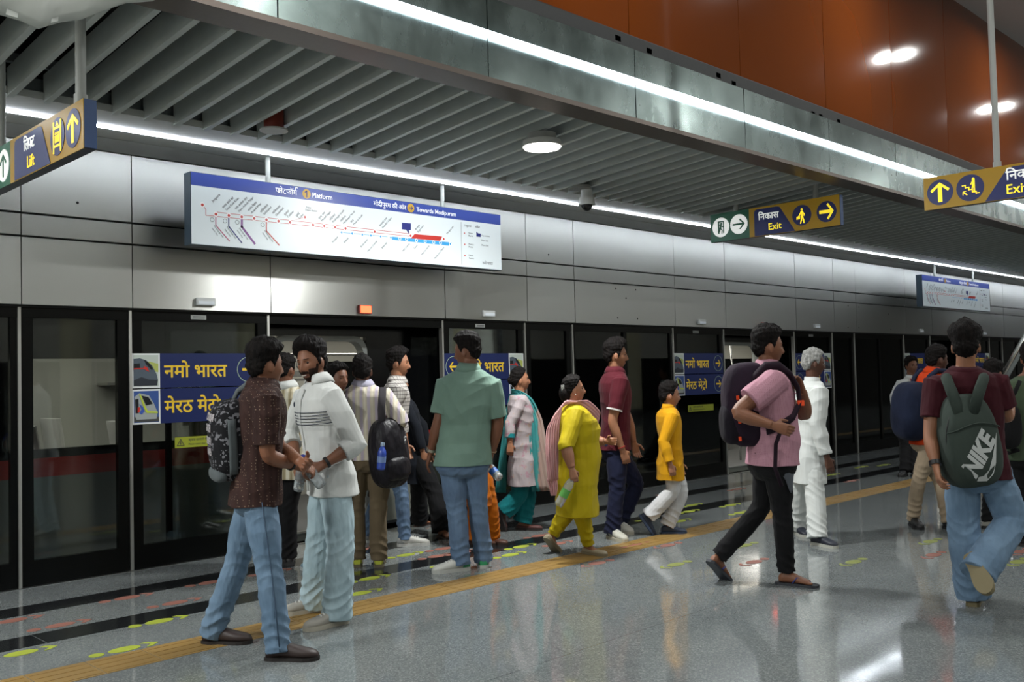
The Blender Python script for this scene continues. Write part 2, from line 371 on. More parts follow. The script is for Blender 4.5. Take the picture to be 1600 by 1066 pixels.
# --- cream columns of the concourse behind the camera, mirrored in the steel
for k, (cx, cy) in enumerate(((7.5, -5.0), (11.5, -5.0), (18.3, -5.0), (26.0, -5.0))):
    E = empty('column', (cx, cy, 0), kind='structure')
    MB().disc((cx, cy, 0), (0, 0, 1), .30, 6.28, 40).build('column_shaft', mat('column_cream', '#d8d2b4', .4), E, smooth=40); MB().disc((cx, cy, 0), (0, 0, 1), .33, .3, 40).build('column_base', mat('column_foot', '#8f8f8a', .35, .8), E, smooth=40)
    area('column_fill', (cx+.2, cy+1.6, 6.1), .3, 60)  # added area light without a fixture, brightens the column for its reflection
# --- hall lamps (round, seen mirrored in the orange wall)
def lamp(loc, r, label, power, group=None):
    L = empty('ceiling_lamp', loc, 0, label, 'lamp', group)
    x, y, z = loc
    MB().disc((x, y, z+.05), (0, 0, 1), r*.72, .06, 28).build('lamp_housing', mat('lamp_body', '#b9bab6', .4), L, smooth=30)
    m = MB().disc((x, y, z), (0, 0, 1), r, .05, 32, r*.96); m.build('lamp_rim', mat('lamp_rim_white', '#d9dad6', .4), L, smooth=30)
    m = MB(); n = 32; ri = [[V(x+q*math.cos(2*math.pi*k/n), y+q*math.sin(2*math.pi*k/n), z-h) for k in range(n)] for q, h in ((r*.3, .002), (r*.34, .012), (r*.9, .012), (r*.94, .0))]
    m.loft(ri); m.build('lamp_diffuser', mat('lamp_glow', '#ffffff', .4, emit=14, ecol='#fff8ee'), L)
    area('lamp_light', (x, y, z-.03), r*1.8, power)
    return L
for k in range(-4, 7):
    for j, y in enumerate((3.38, -.9, -5.2)):
        if j and (k % 2 or k > 4): continue
        lamp((14.06+4.29*k, y, 6.16), .14, 'round white downlight in the high ceiling in front of the orange wall' if j == 0 else 'round white downlight in the high ceiling over the concourse behind', CEIL_W*(1 if j == 0 else 1.7), 'high ceiling downlights')
lp = fl(847, 228, 3.40)
lamp((lp[0], lp[1], 3.39), .165, 'lit round white lamp hanging below the grey slatted ceiling', FIN_W)
for q in (-1.2, -5.2): lamp((q, lp[1], 3.39), .165, 'added unseen round lamp brightening the slats, nearer than the lift sign', FIN_W*1.6, 'added slat lamps nearer the camera')  # added out of view to brighten the fin faces

# ================================================================ PLATFORM SCREEN DOORS
BLK = mat('frame_black', '#060707', .25, spec=.2); STL = mat('post_steel', '#b5b5b0', .45, .9)
def glass(name, tint, gloss=.06):
    t = NT(name); t.t.nodes.remove(t.b); tr = t.n('ShaderNodeBsdfTransparent'); tr.inputs[0].default_value = (*tint, 1)
    gl = t.n('ShaderNodeBsdfGlossy'); gl.inputs['Roughness'].default_value = .02; gl.inputs[0].default_value = (.95, 1, 1, 1)
    fr = t.n('ShaderNodeFresnel'); fr.inputs[0].default_value = 1.45; mx = t.n('ShaderNodeMixShader')
    nz = t.noise(1.2, t.coord(), 1); bp = t.n('ShaderNodeBump'); bp.inputs['Strength'].default_value = .04; bp.inputs['Distance'].default_value = .01; t.l(nz, bp.inputs['Height']); t.l(bp.outputs[0], gl.inputs['Normal'])
    t.l(fr.outputs[0], mx.inputs[0]); t.l(tr.outputs[0], mx.inputs[1]); t.l(gl.outputs[0], mx.inputs[2]); t.l(mx.outputs[0], t.out.inputs[0]); return t.m
PANE = glass('screen_glass', (.84, .86, .86)); TPANE = glass('train_glass', (.78, .79, .78))
OPEN = {(4.51, 6.58), (11.93, 13.96), (19.35, 21.4)}; k = 0
for a, b in zip(JX[2:-4], JX[3:-3]):
    k += 1; D = empty(f'door_{k}', ((a+b)/2, 7.72, 0), kind='structure')
    m = MB().box((a, 7.70, 2.02), (b, 7.78, 2.115))
    if (a, b) not in OPEN:
        st = .10 if b-a < 1.3 else .06
        m.box((a+.012, 7.705, 0), (b-.012, 7.76, .19)).box((a+.012, 7.705, .19), (a+st, 7.76, 2.02)).box((b-st, 7.705, .19), (b-.012, 7.76, 2.02))
        if b-a > 1.5: m.box(((a+b)/2-.035, 7.705, .19), ((a+b)/2+.035, 7.76, 2.02))
        MB().box((a+st-.01, 7.725, .18), (b-st+.01, 7.737, 2.03)).build('glass_pane', PANE, D)
    else:                                             # leaves slid aside behind the fixed screens
        for s, e in ((a-.93, a-.01), (b+.01, b+.93)):
            q = MB().box((s, 7.775, .02), (e, 7.80, .12)).box((s, 7.775, 1.95), (e, 7.80, 2.05)).box((s, 7.775, .12), (s+.05, 7.80, 1.95)).box((e-.05, 7.775, .12), (e, 7.80, 1.95)); L = q.build('sliding_leaf', BLK, D)
            MB().box((s+.05, 7.782, .12), (e-.05, 7.792, 1.95)).build('glass_pane', PANE, L)
    m.build('frame', BLK, D)
    MB().box((a-.011, 7.688, 0), (a+.011, 7.74, 2.10)).build('post', STL, D)
# ================================================================ THE TRAIN
TG = mat('train_grey', '#7f8279', .35, .1); TB = mat('train_black', '#0a0b0c', .15); TR = mat('train_red', '#b02a20', .4); TW = mat('train_interior', '#a9aaa2', .5)
TY = 8.06
tr = empty('train', (9, 9.4, 0), 0, 'grey metro train with red stripe standing behind the platform screen doors', 'train')
DO = ((4.74, 5.86), (12.36, 13.5), (19.5, 20.7)); WN = [(1.05, 2.35), (2.5, 3.95), (6.95, 8.15), (8.75, 10.05), (10.2, 11.5), (14.4, 15.7), (15.9, 17.2), (17.4, 18.6), (21.5, 23)]
op = sorted(list(DO)+WN); body = MB(); red = MB(); bl = MB(); x = -3.
for a, b in list(op)+[(26., 26.)]:
    body.box((x, TY, .02), (a, TY+.06, .78)); red.box((x, TY-.002, .78), (a, TY+.06, .93)); bl.box((x, TY, .93), (a, TY+.06, 2.2)); 
    if (a, b) in DO: body.box((a-.01, TY+.01, -.05), (b+.01, TY+.05, .03)); bl.box((a, TY, 1.93), (b, TY+.06, 2.2))
    elif b > a: body.box((a, TY, .02), (b, TY+.06, .78)); red.box((a, TY-.002, .78), (b, TY+.06, .93)); bl.box((a, TY, .93), (b, TY+.06, 1.0)).box((a, TY, 1.72), (b, TY+.06, 2.2))
    x = b
body.build('body_side', TG, tr); red.build('red_stripe', TR, tr); bl.build('window_band', TB, tr)
for a, b in WN: MB().box((a, TY+.02, .99), (b, TY+.03, 1.73)).build('window_pane', TPANE, tr)
def rrect(x0, x1, z0, z1, r, n=6):
    p = []
    for cx, cz, w in ((x1-r, z1-r, 0), (x0+r, z1-r, 90), (x0+r, z0+r, 180), (x1-r, z0+r, 270)):
        for i in range(n+1): q = math.radians(w+90*i/n); p.append((cx+r*math.cos(q), cz+r*math.sin(q)))
    return p
for a, b in DO:
    o_, i_ = rrect(a, b, .02, 1.935, .16), rrect(a+.05, b-.05, .03, 1.885, .13); n = len(o_)
    vs = [(p[0], TY-.015, p[1]) for p in o_]+[(p[0], TY-.015, p[1]) for p in i_]+[(p[0], TY+.10, p[1]) for p in o_]+[(p[0], TY+.10, p[1]) for p in i_]; fs = []
    for i in range(n): j = (i+1) % n; fs += [(i, j, n+j, n+i), (2*n+j, 2*n+i, 3*n+i, 3*n+j), (n+i, n+j, 3*n+j, 3*n+i), (j, i, 2*n+i, 2*n+j)]
    MB().add(vs, fs).build('door_frame', mat('door_frame_grey', '#8d918f', .35, .5), tr)
m = MB().box((-3, TY+.06, -.02), (26, 10.9, .02)); m.build('cabin_floor', mat('cabin_floor', '#4b4d4e', .4), tr)
m = MB().box((-3, 10.85, 0), (26, 10.9, 1.0)).box((-3, 10.85, 1.75), (26, 10.9, 2.3))
m.box((-3, 10.85, 1), (5.2, 10.9, 1.75))
for k in range(3, 10): m.box((-3+3*k, 10.85, 1), (-3+3*k+.9, 10.9, 1.75))
m.build('cabin_wall', TW, tr); MB().box((-3, 10.9, .9), (26, 10.92, 1.8)).build('far_window', mat('night_glass', '#141617', .1), tr)
MB().box((-3, TY+.06, 2.2), (26, 10.9, 2.28)).build('cabin_ceiling', TW, tr)
MB().box((-3, 9.0, 2.185), (26, 9.06, 2.2)).box((-3, 10.0, 2.185), (26, 10.06, 2.2)).build('cabin_light', mat('cabin_led', '#ffffff', .4, emit=5, ecol='#fff6e2'), tr)
for xx in (0, 3, 6.2, 9.5, 12.9, 16.5): area('cabin_area_light', (xx, 9.5, 2.16), 2.2, 26, (1, .96, .88), sy=.6)
for xx in (2.2, 9.6, 13.0): area('cabin_area_light', (xx, 8.22, 2.17), 1.6, 14, (1, .97, .9), sy=.12)  # added lights without fixtures, brighten cabin faces turned to the platform
for xx in (4.35, 6.25, 12.0, 13.8): 
    m = MB().tube([(xx, 8.65, .02), (xx, 8.65, 1.2), (xx+.05, 8.8, 1.7), (xx+.05, 8.8, 2.2)], .017); m.build('grab_pole', mat('pole_bright', '#c9cac6', .25, .9), tr, smooth=True)
m = MB().tube([(4.2, 8.9, 1.78), (6.6, 8.9, 1.78)], .014)
for xx in (4.9, 5.1, 5.35, 5.6): m.tube([V(xx+.05*math.cos(w), 8.9, 1.68+.06*math.sin(w)) for w in np.linspace(0, 6.28, 13)], .007, 6)
m.build('strap_rail', mat('pole_bright'), tr, smooth=True)
MB().box((4.2, 10.2, 1.55), (6.7, 10.3, 1.62)).box((4.2, 10.55, 1.50), (6.7, 10.84, 1.53)).build('luggage_rack', mat('pole_bright'), tr)
for k, xx in enumerate([1.2, 1.95, 2.72, 3.5, 7.1, 7.9, 9.0, 9.85, 10.8, 14.6, 15.5, 16.6, 17.6]):
    for yy in (8.42, 10.1):
        s = empty('train_seat', (xx, yy, .02), 0, None); s.parent = tr; s.location = (xx-9, yy-9.4, .02); ORG[s.name] = V(xx, yy, .02)
        m = MB(); m.loft([[V(xx+w+q[0]*.06, yy+q[1]*.22, z) for q in sq(1, 1, 14)] for z, w in ((.45, .04), (.8, .0), (1.05, -.03), (1.16, -.05), (1.18, -.05))]).box((xx, yy-.22, .36), (xx+.46, yy+.22, .46)); m.box((xx+.1, yy-.03, 0.02), (xx+.2, yy+.03, .36))
        m.build('seat_shell', mat('seat_white', '#b9b9b4', .45), s, smooth=40)
m = MB()
for px in (985, 1003, 1022):
    q = onY(px, 600, 8.75); m.tube([(q[0], q[1], .02), (q[0], q[1], 1.40), (q[0]+.04, q[1], 1.55), (q[0]+.16, q[1], 1.62), (q[0]+.28, q[1], 1.55), (q[0]+.32, q[1], 1.40), (q[0]+.32, q[1], .02)], .016)
m.build('grab_pole', mat('pole_bright'), tr, smooth=True)
a, b = onY(906, 570, 8.6)[0], onY(944, 570, 8.6)[0]
MB().box((a, 8.6, .75), (b, 8.66, 1.70)).build('display_frame', TW, tr); MB().box((a+.08, 8.592, .85), (b-.06, 8.6, 1.62)).build('display_screen', mat('display_dark', '#1d2b2c', .1, emit=.05, ecol='#2d5a60'), tr)
a, b = onY(822, 570, 8.5)[0], onY(842, 570, 8.5)[0]
m = MB(); m.add([(a, 8.5, .02), (b+.25, 8.5, .02), (b, 8.5, 1.78), (a, 8.5, 1.78), (a, 8.56, .02), (b+.25, 8.56, .02), (b, 8.56, 1.78), (a, 8.56, 1.78)], [(0, 1, 2, 3), (7, 6, 5, 4), (0, 4, 5, 1), (1, 5, 6, 2), (2, 6, 7, 3), (3, 7, 4, 0)]); m.build('gangway_panel', TW, tr)
# tunnel wall behind the train
MB().box((X0, 11.0, -1), (X1, 11.2, 6.4)).build('wall_tunnel', mat('tunnel_black', '#0a0a0b', .9), kind='structure')
MB().box((X0, 7.70, -1.0), (X1, 11.0, -.9)).build('floor_track', mat('track_black', '#0c0c0c', .9), kind='structure')
# ================================================================ SIGNS
BLUE = mat('sign_navy', '#202a63', .35); BLUEL = mat('map_blue', '#3b4c96', .35, emit=.16, ecol='#3f56b4'); YEL = mat('sign_ochre', '#a07c10', .35, emit=.10, ecol='#c8a012'); GRN = mat('sign_green', '#0d5b40', .35, emit=.06, ecol='#0d6b48')
WHT = mat('sign_white_glow', '#f4f6f2', .35, emit=.55); YGL = mat('sign_yellow_glow', '#ffe83a', .35, emit=.75, ecol='#ffe22a'); EDGE = mat('sign_edge', '#1c2536', .35); CAP = mat('sign_cap_blue', '#33558a', .4)
NAV = mat('sign_navy_glow', '#1d2760', .35, emit=.06, ecol='#232f80')
def cut_corner(x0, x1, z0, z1, slant, r):
    """plate with one slanting end: x1 is where the slant meets the bottom"""
    return [(x0, z0), (x1, z0), (x1-slant, z1-.3*r), (x1-slant-r*.5, z1-.08*r), (x1-slant-r, z1), (x0+r, z1), (x0+r*.25, z1-r*.25), (x0, z1-r)]
def arrow(cx, cz, L, w, ang, hw=None, chev=True):
    hw = hw or w*2.1; c, s = math.cos(ang), math.sin(ang)
    p = [(-L/2, -w/2), (L*.18, -w/2), (-.02*L, -hw), (L*.2, -hw), (L/2, 0), (L*.2, hw), (-.02*L, hw), (L*.18, w/2), (-L/2, w/2)] if chev else \
        [(-L/2, -w/2), (L*.28, -w/2), (L*.02, -hw), (L*.13, -hw-w*.4), (L/2, 0), (L*.13, hw+w*.4), (L*.02, hw), (L*.28, w/2), (-L/2, w/2)]
    return [(cx+x*c-z*s, cz+x*s+z*c) for x, z in p]
def stick(mb, pts, w, O, ex, ey, n, off, th=.002):
    for (a, b), (c, d) in zip(pts, pts[1:]):
        dx, dz = c-a, d-b; L = math.hypot(dx, dz); ux, uz = dx/L*w/2, dz/L*w/2
        mb.poly([(a-ux+uz, b-uz-ux), (a-ux-uz, b-uz+ux), (c+ux-uz, d+uz+ux), (c+ux+uz, d+uz-ux)], O, ex, ey, n, th, off)
def blade(name, X, Ya, Yb, zb, zt, label, poles, ptop, thick=.075):
    """a sign hung across the platform; its lettered face looks back along the platform"""
    E = empty(name, (X, (Ya+Yb)/2, zb), 0, label, 'sign', None)
    MB().box((X+.004, Yb, zb), (X+thick, Ya, zt)).build('sign_case', EDGE, E, bevel=.004)
    MB().box((X+.006, Yb-.006, zb+.004), (X+thick-.004, Yb, zt-.004)).build('end_cap', CAP, E)
    for y in poles: MB().tube([(X+thick/2, y, zt-.01), (X+thick/2, y, ptop(y) if callable(ptop) else ptop)], .027, 14).disc((X+thick/2, y, zt-.002), (0, 0, 1), .034, .05, 14).build('hanger_pole', mat('pole_paint', '#b4b7b3', .4), E, smooth=40)
    return E, V(X, Ya, zb), V(0, -1, 0), V(0, 0, 1), V(-1, 0, 0)
DN = lambda s: s
finz = lambda y: 3.405+.078*(6.72-y)+.10
# exit sign with green part
E, O, ex, ey, n = blade('exit_sign', 9.79, 6.445, 4.80, 3.04, 3.375, 'hanging yellow and green exit sign with running figure, bag carrier and right arrows', (5.09, 6.11), finz)
L, H = 1.645, .335
MB().poly([(0, 0), (.322*L, 0), (.322*L, H), (0, H)], O, ex, ey, n, .004, -.006).build('green_field', GRN, E)
MB().poly([(.322*L, 0), (L, 0), (L, H), (.322*L, H)], O, ex, ey, n, .004, -.006).build('yellow_field', YEL, E)
m = MB().poly(cut_corner(.363*L, .675*L, .004, H*.93, .11*L, .04), O, ex, ey, n, .003, -.002)
m.poly(circ(.728*L, H*.5, H*.345), O, ex, ey, n, .003, -.002).poly(circ(.908*L, H*.5, H*.345), O, ex, ey, n, .003, -.002); m.build('navy_field', NAV, E)
m = MB().poly(circ(.088*L, H*.5, H*.345), O, ex, ey, n, .003, -.002).poly(circ(.238*L, H*.52, H*.345), O, ex, ey, n, .003, -.002)
text_mesh(m, 'िनकास', .105, O+ex*.395*L+ey*.185, ex, ey, n, .002, .001, .010); m.build('white_symbol', WHT, E)
m = MB().poly(arrow(.238*L, H*.52, H*.5, .022, 0, .055, False), O, ex, ey, n, .002, .001)
cx, cz = .088*L, H*.5
m.poly([(cx-.04, cz-.075), (cx-.018, cz-.075), (cx-.018, cz+.075), (cx-.04, cz+.075)], O, ex, ey, n, .002, .001).poly([(cx+.03, cz-.075), (cx+.045, cz-.075), (cx+.045, cz+.075), (cx-.03, cz+.075), (cx-.03, cz+.06), (cx+.03, cz+.06)], O, ex, ey, n, .002, .001)
m.poly(circ(cx+.008, cz+.045, .013, 14), O, ex, ey, n, .002, .0015); stick(m, [(cx+.004, cz+.028), (cx-.004, cz-.012)], .024, O, ex, ey, n, .001); stick(m, [(cx-.004, cz-.012), (cx+.018, cz-.035), (cx+.014, cz-.07)], .013, O, ex, ey, n, .001)
stick(m, [(cx-.006, cz-.014), (cx-.016, cz-.045), (cx-.036, cz-.05)], .013, O, ex, ey, n, .001); stick(m, [(cx-.03, cz-.005), (cx-.022, cz+.022), (cx+.004, cz+.022), (cx+.022, cz+.002), (cx+.034, cz+.006)], .009, O, ex, ey, n, .001)
m.build('green_symbol', GRN, E)
m = MB(); text_mesh(m, 'Exit', .11, O+ex*.475*L+ey*.055, ex, ey, n, .002, .001, .008)
m.poly(arrow(.908*L, H*.5, H*.5, .036, 0, .075, False), O, ex, ey, n, .002, .001)
def walker(m, cx, cz, s, bag=True):
    m.poly(circ(cx, cz+.36*s, .065*s, 14), O, ex, ey, n, .002, .001); m.poly([(cx-.055*s, cz+.27*s), (cx+.05*s, cz+.27*s), (cx+.075*s, cz-.04*s), (cx-.075*s, cz-.04*s)], O, ex, ey, n, .002, .001)
    stick(m, [(cx-.03*s, cz-.05*s), (cx-.04*s, cz-.2*s), (cx-.09*s, cz-.37*s)], .065*s, O, ex, ey, n, .001); stick(m, [(cx+.03*s, cz-.05*s), (cx+.08*s, cz-.2*s), (cx+.11*s, cz-.36*s)], .065*s, O, ex, ey, n, .001)
    stick(m, [(cx-.04*s, cz+.24*s), (cx-.14*s, cz+.07*s), (cx-.2*s, cz-.02*s)], .05*s, O, ex, ey, n, .001); stick(m, [(cx+.04*s, cz+.24*s), (cx+.13*s, cz+.1*s), (cx+.12*s, cz+.02*s)], .045*s, O, ex, ey, n, .001)
    if bag: m.poly([(cx-.33*s, cz-.16*s), (cx-.12*s, cz-.14*s), (cx-.11*s, cz+.0*s), (cx-.31*s, cz+.0*s)], O, ex, ey, n, .002, .001)
walker(m, .73*L, H*.47, H*.62); m.build('yellow_symbol', YGL, E)
# lift sign
E, O, ex, ey, n = blade('lift_sign', 1.84, 6.54, 4.90, 2.69, 2.945, 'hanging lift sign with a cabin symbol and an up arrow, cut by the photo edge', (5.02, 6.3), finz, .07)
L, H = 1.64, .255; yy = lambda y: 6.54-y
MB().poly([(0, 0), (yy(6.02), 0), (yy(6.02), H), (0, H)], O, ex, ey, n, .004, -.006).build('green_field', GRN, E)
MB().poly([(yy(6.02), 0), (L, 0), (L, H), (yy(6.02), H)], O, ex, ey, n, .004, -.006).build('yellow_field', YEL, E)
m = MB().poly(cut_corner(yy(5.94), yy(5.36), .004, H*.93, .13, .035), O, ex, ey, n, .003, -.002)
m.poly(circ(yy(5.255), H*.5, H*.40), O, ex, ey, n, .003, -.002).poly(circ(yy(5.035), H*.5, H*.40), O, ex, ey, n, .003, -.002); m.build('navy_field', NAV, E)
m = MB().poly(circ(yy(6.14), H*.5, H*.38), O, ex, ey, n, .003, -.002); m.poly(circ(yy(6.38), H*.5, H*.38), O, ex, ey, n, .003, -.002)
text_mesh(m, [('िल', 0), ('फ', .80), ('ट', 1.36)], .095, O+ex*yy(5.78)+ey*.145, ex, ey, n, .002, .001, .010); m.build('white_symbol', WHT, E)
m = MB().poly(arrow(yy(6.14), H*.5, H*.56, .022, math.pi/2, .05, False), O, ex, ey, n, .002, .001); m.poly(arrow(yy(6.38), H*.5, H*.5, .022, math.pi/2, .05, False), O, ex, ey, n, .002, .001); m.build('green_symbol', GRN, E)
m = MB(); text_mesh(m, 'Lift', .095, O+ex*yy(5.72)+ey*.04, ex, ey, n, .002, .001, .008)
m.poly(arrow(yy(5.035), H*.5, H*.6, .03, math.pi/2, .065, False), O, ex, ey, n, .002, .001)
cx, cz = yy(5.255), H*.5
for a, b, c, d in ((-.058, -.085, -.044, .085), (.044, -.085, .058, .085), (-.044, -.055, .044, -.043), (-.044, .043, .044, .055)): m.poly([(cx+a, cz+b), (cx+c, cz+b), (cx+c, cz+d), (cx+a, cz+d)], O, ex, ey, n, .002, .001)
m.poly([(cx-.02, cz+.06), (cx+.02, cz+.06), (cx, cz+.083)], O, ex, ey, n, .002, .001)
for k in (-.022, 0, .022): m.poly(circ(cx+k, cz+.018, .007, 10), O, ex, ey, n, .002, .001).poly([(cx+k-.008, cz-.03), (cx+k+.008, cz-.03), (cx+k+.008, cz+.008), (cx+k-.008, cz+.008)], O, ex, ey, n, .002, .001)
m.build('yellow_symbol', YGL, E)
# second exit sign, at the picture's edge
E, O, ex, ey, n = blade('exit_sign', 8.8, 3.50, 1.55, 2.905, 3.20, 'hanging yellow exit sign with an up arrow and a figure on stairs', (2.875, 1.8), 6.28)
L, H = 1.95, .295; yy = lambda y: 3.50-y
MB().poly([(0, 0), (L, 0), (L, H), (0, H)], O, ex, ey, n, .004, -.006).build('yellow_field', YEL, E)
pl = [(yy(2.975), .004), (L-.02, .004), (L-.02, H*.93), (yy(2.74), H*.93), (yy(2.79), H*.88)]
m = MB().poly(pl, O, ex, ey, n, .003, -.002).poly(circ(yy(3.355), H*.5, H*.39), O, ex, ey, n, .003, -.002).poly(circ(yy(3.095), H*.5, H*.40), O, ex, ey, n, .003, -.002); m.build('navy_field', NAV, E)
m = MB(); text_mesh(m, 'िनकास', .115, O+ex*yy(2.80)+ey*.165, ex, ey, n, .002, .001, .010); m.build('white_symbol', WHT, E)
m = MB(); text_mesh(m, 'Exit', .115, O+ex*yy(2.795)+ey*.045, ex, ey, n, .002, .001, .008)
m.poly(arrow(yy(3.355), H*.5, H*.6, .036, math.pi/2, .07, False), O, ex, ey, n, .002, .001)
cx, cz = yy(3.095), H*.5; st = [(-.065, .03), (-.04, .03), (-.04, .01), (-.01, .01), (-.01, -.012), (.02, -.012), (.02, -.034), (.05, -.034), (.05, -.05), (.075, -.05)]
stick(m, [(cx+a, cz+b-.005) for a, b in st], .008, O, ex, ey, n, .001); m.poly(circ(cx+.03, cz+.075, .0105, 12), O, ex, ey, n, .002, .001); stick(m, [(cx+.03, cz+.06), (cx+.03, cz+.015)], .022, O, ex, ey, n, .001)
stick(m, [(cx+.035, cz+.015), (cx+.036, cz-.04)], .011, O, ex, ey, n, .001); stick(m, [(cx+.026, cz+.015), (cx+.018, cz-.01)], .010, O, ex, ey, n, .001); stick(m, [(cx+.02, cz+.05), (cx+.008, cz+.03)], .008, O, ex, ey, n, .001)
m.poly(arrow(cx-.045, cz-.045, .05, .010, math.radians(140), .02, False), O, ex, ey, n, .002, .001)
m.build('yellow_symbol', YGL, E)

# ---------------------------------------------------------------- line map boards
MAPW = mat('map_white', '#dfe7ea', .35, emit=.17, ecol='#d5e4ee'); MT = mat('map_ink', '#555a62', .5); MRED = mat('map_red', '#c23a34', .4, emit=.08); MBL = mat('map_sky', '#3f9fdc', .4, emit=.12); MDK = mat('map_navy', '#2a3280', .4); MPUR = mat('map_purple', '#8a4a9a', .4); MPK = mat('map_pink', '#c25a80', .4)
GOLD = mat('map_gold', '#c9a03a', .4, emit=.12); LWHT = mat('map_lettering', '#f2f4fa', .4, emit=.3)
MAPY = 7.20
def map_board(X, label):
    Lx, z0, z1 = 3.45, 2.612, 3.192
    E = empty('line_map_sign', (X+Lx/2, MAPY, z0), 0, label, 'sign')
    MB().box((X-.004, MAPY+.003, z0-.006), (X+Lx+.004, MAPY+.12, z1+.006)).build('sign_case', mat('map_case', '#2f4150', .35), E, bevel=.004)
    O, ex, ey, n = V(X, MAPY, z0), V(1, 0, 0), V(0, 0, 1), V(0, -1, 0)
    H = z1-z0; hb = .105
    MB().poly([(0, 0), (Lx, 0), (Lx, H-hb), (0, H-hb)], O, ex, ey, n, .003, -.003).build('map_panel', MAPW, E)
    MB().poly([(0, H-hb), (Lx, H-hb), (Lx, H), (0, H)], O, ex, ey, n, .003, -.003).build('header_band', BLUEL, E)
    for q in (.73, 2.70): MB().tube([(X+q, MAPY+.06, z1), (X+q, MAPY+.06, 3.425)], .022, 12).build('hanger_pole', mat('pole_paint'), E, smooth=40)
    def q(px, py):                                     # where a point of the board lies, read off the near board
        p = onY(px, py, MAPY); return (p[0]-3.545, p[2]-z0)
    C2 = lambda x, y: q(280+x/3.077, 240+y/3.077)
    m = MB(); zc = H-hb*.72
    w_ = text_mesh(m, [('प', 0), ('लेटफॉम', .40)], .066, O+ex*.765+ey*zc, ex, ey, n, .001, .001, .01)
    stick(m, [(.765+w_-.016, zc+.046), (.765+w_-.018, zc+.060), (.765+w_-.008, zc+.068), (.765+w_+.004, zc+.064)], .006, O, ex, ey, n, .001, .001)
    text_mesh(m, 'Platform', .062, O+ex*1.135+ey*zc, ex, ey, n, .001, .001, .010)
    text_mesh(m, 'मोदीपुरम की ओर', .062, O+ex*1.80+ey*zc, ex, ey, n, .001, .001, .01)
    text_mesh(m, 'Towards Modipuram', .060, O+ex*2.315+ey*zc, ex, ey, n, .001, .001, .010); m.build('header_lettering', LWHT, E)
    m = MB(); a, b = 1.075, 2.245; m.poly(circ(a, H-hb*.5, .042), O, ex, ey, n, .001, .001).poly(circ(b, H-hb*.5, .042), O, ex, ey, n, .001, .001); m.build('gold_disc', GOLD, E)
    m = MB(); stick(m, [(a-.014, H-hb*.5+.014), (a+.002, H-hb*.5+.026), (a+.002, H-hb*.5-.027)], .009, O, ex, ey, n, .002, .001); m.poly(arrow(b, H-hb*.5, .052, .008, 0, .018, False), O, ex, ey, n, .001, .002); m.build('disc_symbol', MDK, E)
    def line(mb, pts, w, off=.0005): stick(mb, pts, w, O, ex, ey, n, off, .0008)
    red = MB(); st = [C2(*p) for p in ((176, 292), (238, 298), (300, 305), (360, 312), (419, 318), (477, 325), (533, 331), (643, 343), (697, 349), (749, 355), (799, 360), (939, 376), (1112, 395))]
    up = [C2(128, 262), C2(176, 276), C2(1112, 382)]; lo = [C2(128, 297), C2(780, 367)]
    line(red, [C2(111, 247), C2(128, 268), C2(128, 297), C2(1112, 398)], .004); line(red, [C2(180, 282), C2(1112, 386)], .004)
    red.poly([C2(1132, 387), C2(1264, 399), C2(1255, 420), C2(1112, 408)], O, ex, ey, n, .0008, .0007)
    p = [C2(419, 325), C2(419, 372), C2(480, 440)]; line(red, p, .010); p = [C2(533, 331), C2(560, 318), C2(604, 306)]; line(red, p[1:], .003)
    red.build('red_line', MRED, E)
    m = MB(); p = [C2(176, 300), C2(176, 345), C2(241, 420)]; line(m, p, .008); m.build('pink_line', MPK, E)
    m = MB(); p = [C2(238, 305), C2(238, 350), C2(300, 428)]; line(m, p, .010); m.build('navy_line', MDK, E)
    m = MB(); p = [C2(301, 312), C2(301, 352), C2(362, 432)]; line(m, p, .018); m.build('purple_line', MPUR, E)
    bl = MB(); line(bl, [C2(780, 379), C2(1000, 400)], .004); bl.poly([C2(1018, 399), C2(1310, 428), C2(1296, 443), C2(1012, 413)], O, ex, ey, n, .0008, .0005); bl.build('blue_line', MBL, E)
    wr = MB(); rd = MB(); bd = MB()
    for p in st+[C2(111, 247), C2(604, 306), C2(1271, 411)]: wr.poly(circ(*p, .020, 18), O, ex, ey, n, .0006, .0014); rd.poly(circ(*p, .0125, 16), O, ex, ey, n, .0006, .002)
    for x in (780, 831, 880, 921, 968, 1017, 1060, 1093, 1140, 1182, 1223, 1256, 1303):
        p = C2(x, 379+(x-780)*.107); wr.poly(circ(*p, .017, 16), O, ex, ey, n, .0006, .0014); bd.poly(circ(*p, .011, 14), O, ex, ey, n, .0006, .002)
    rd.build('red_stop', MRED, E); bd.build('blue_stop', MBL, E)
    wr.build('stop_ring', LWHT, E)
    m = MB(); d = math.radians(45); e1, e2 = ex*math.cos(d)+ey*math.sin(d), ey*math.cos(d)-ex*math.sin(d); d2 = math.radians(-50); g1, g2 = ex*math.cos(d2)+ey*math.sin(d2), ey*math.cos(d2)-ex*math.sin(d2)
    names = ['Sarai Kale Khan', 'New Ashok Nagar', 'Anand Vihar', 'Sahibabad', 'Ghaziabad', 'Guldhar', 'Duhai', 'Murad Nagar', 'Modinagar South', 'Modinagar North', 'Meerut South', 'Shatabdi Nagar', 'Begumpul']
    hin = ['सराय काले खां', 'नया अशोक नगर', 'आनंद िवहार', 'सािहबाबाद', 'गािजयाबाद', 'गुलधर', 'दुहाई', 'मुराद नगर', 'मोदीनगर', 'मोदीनगर', 'मेरठ', 'शताबदी नगर', 'बेगमपुल']
    for (x, z), s, h in zip(st, names, hin):
        P = O+ex*(x+.045)+ey*(z+.018); text_mesh(m, s, .026, P+e1*.05-e2*.022, e1, e2, n, .0006, .001); text_mesh(m, h, .026, P+e1*.04+e2*.010, e1, e2, n, .0006, .001)
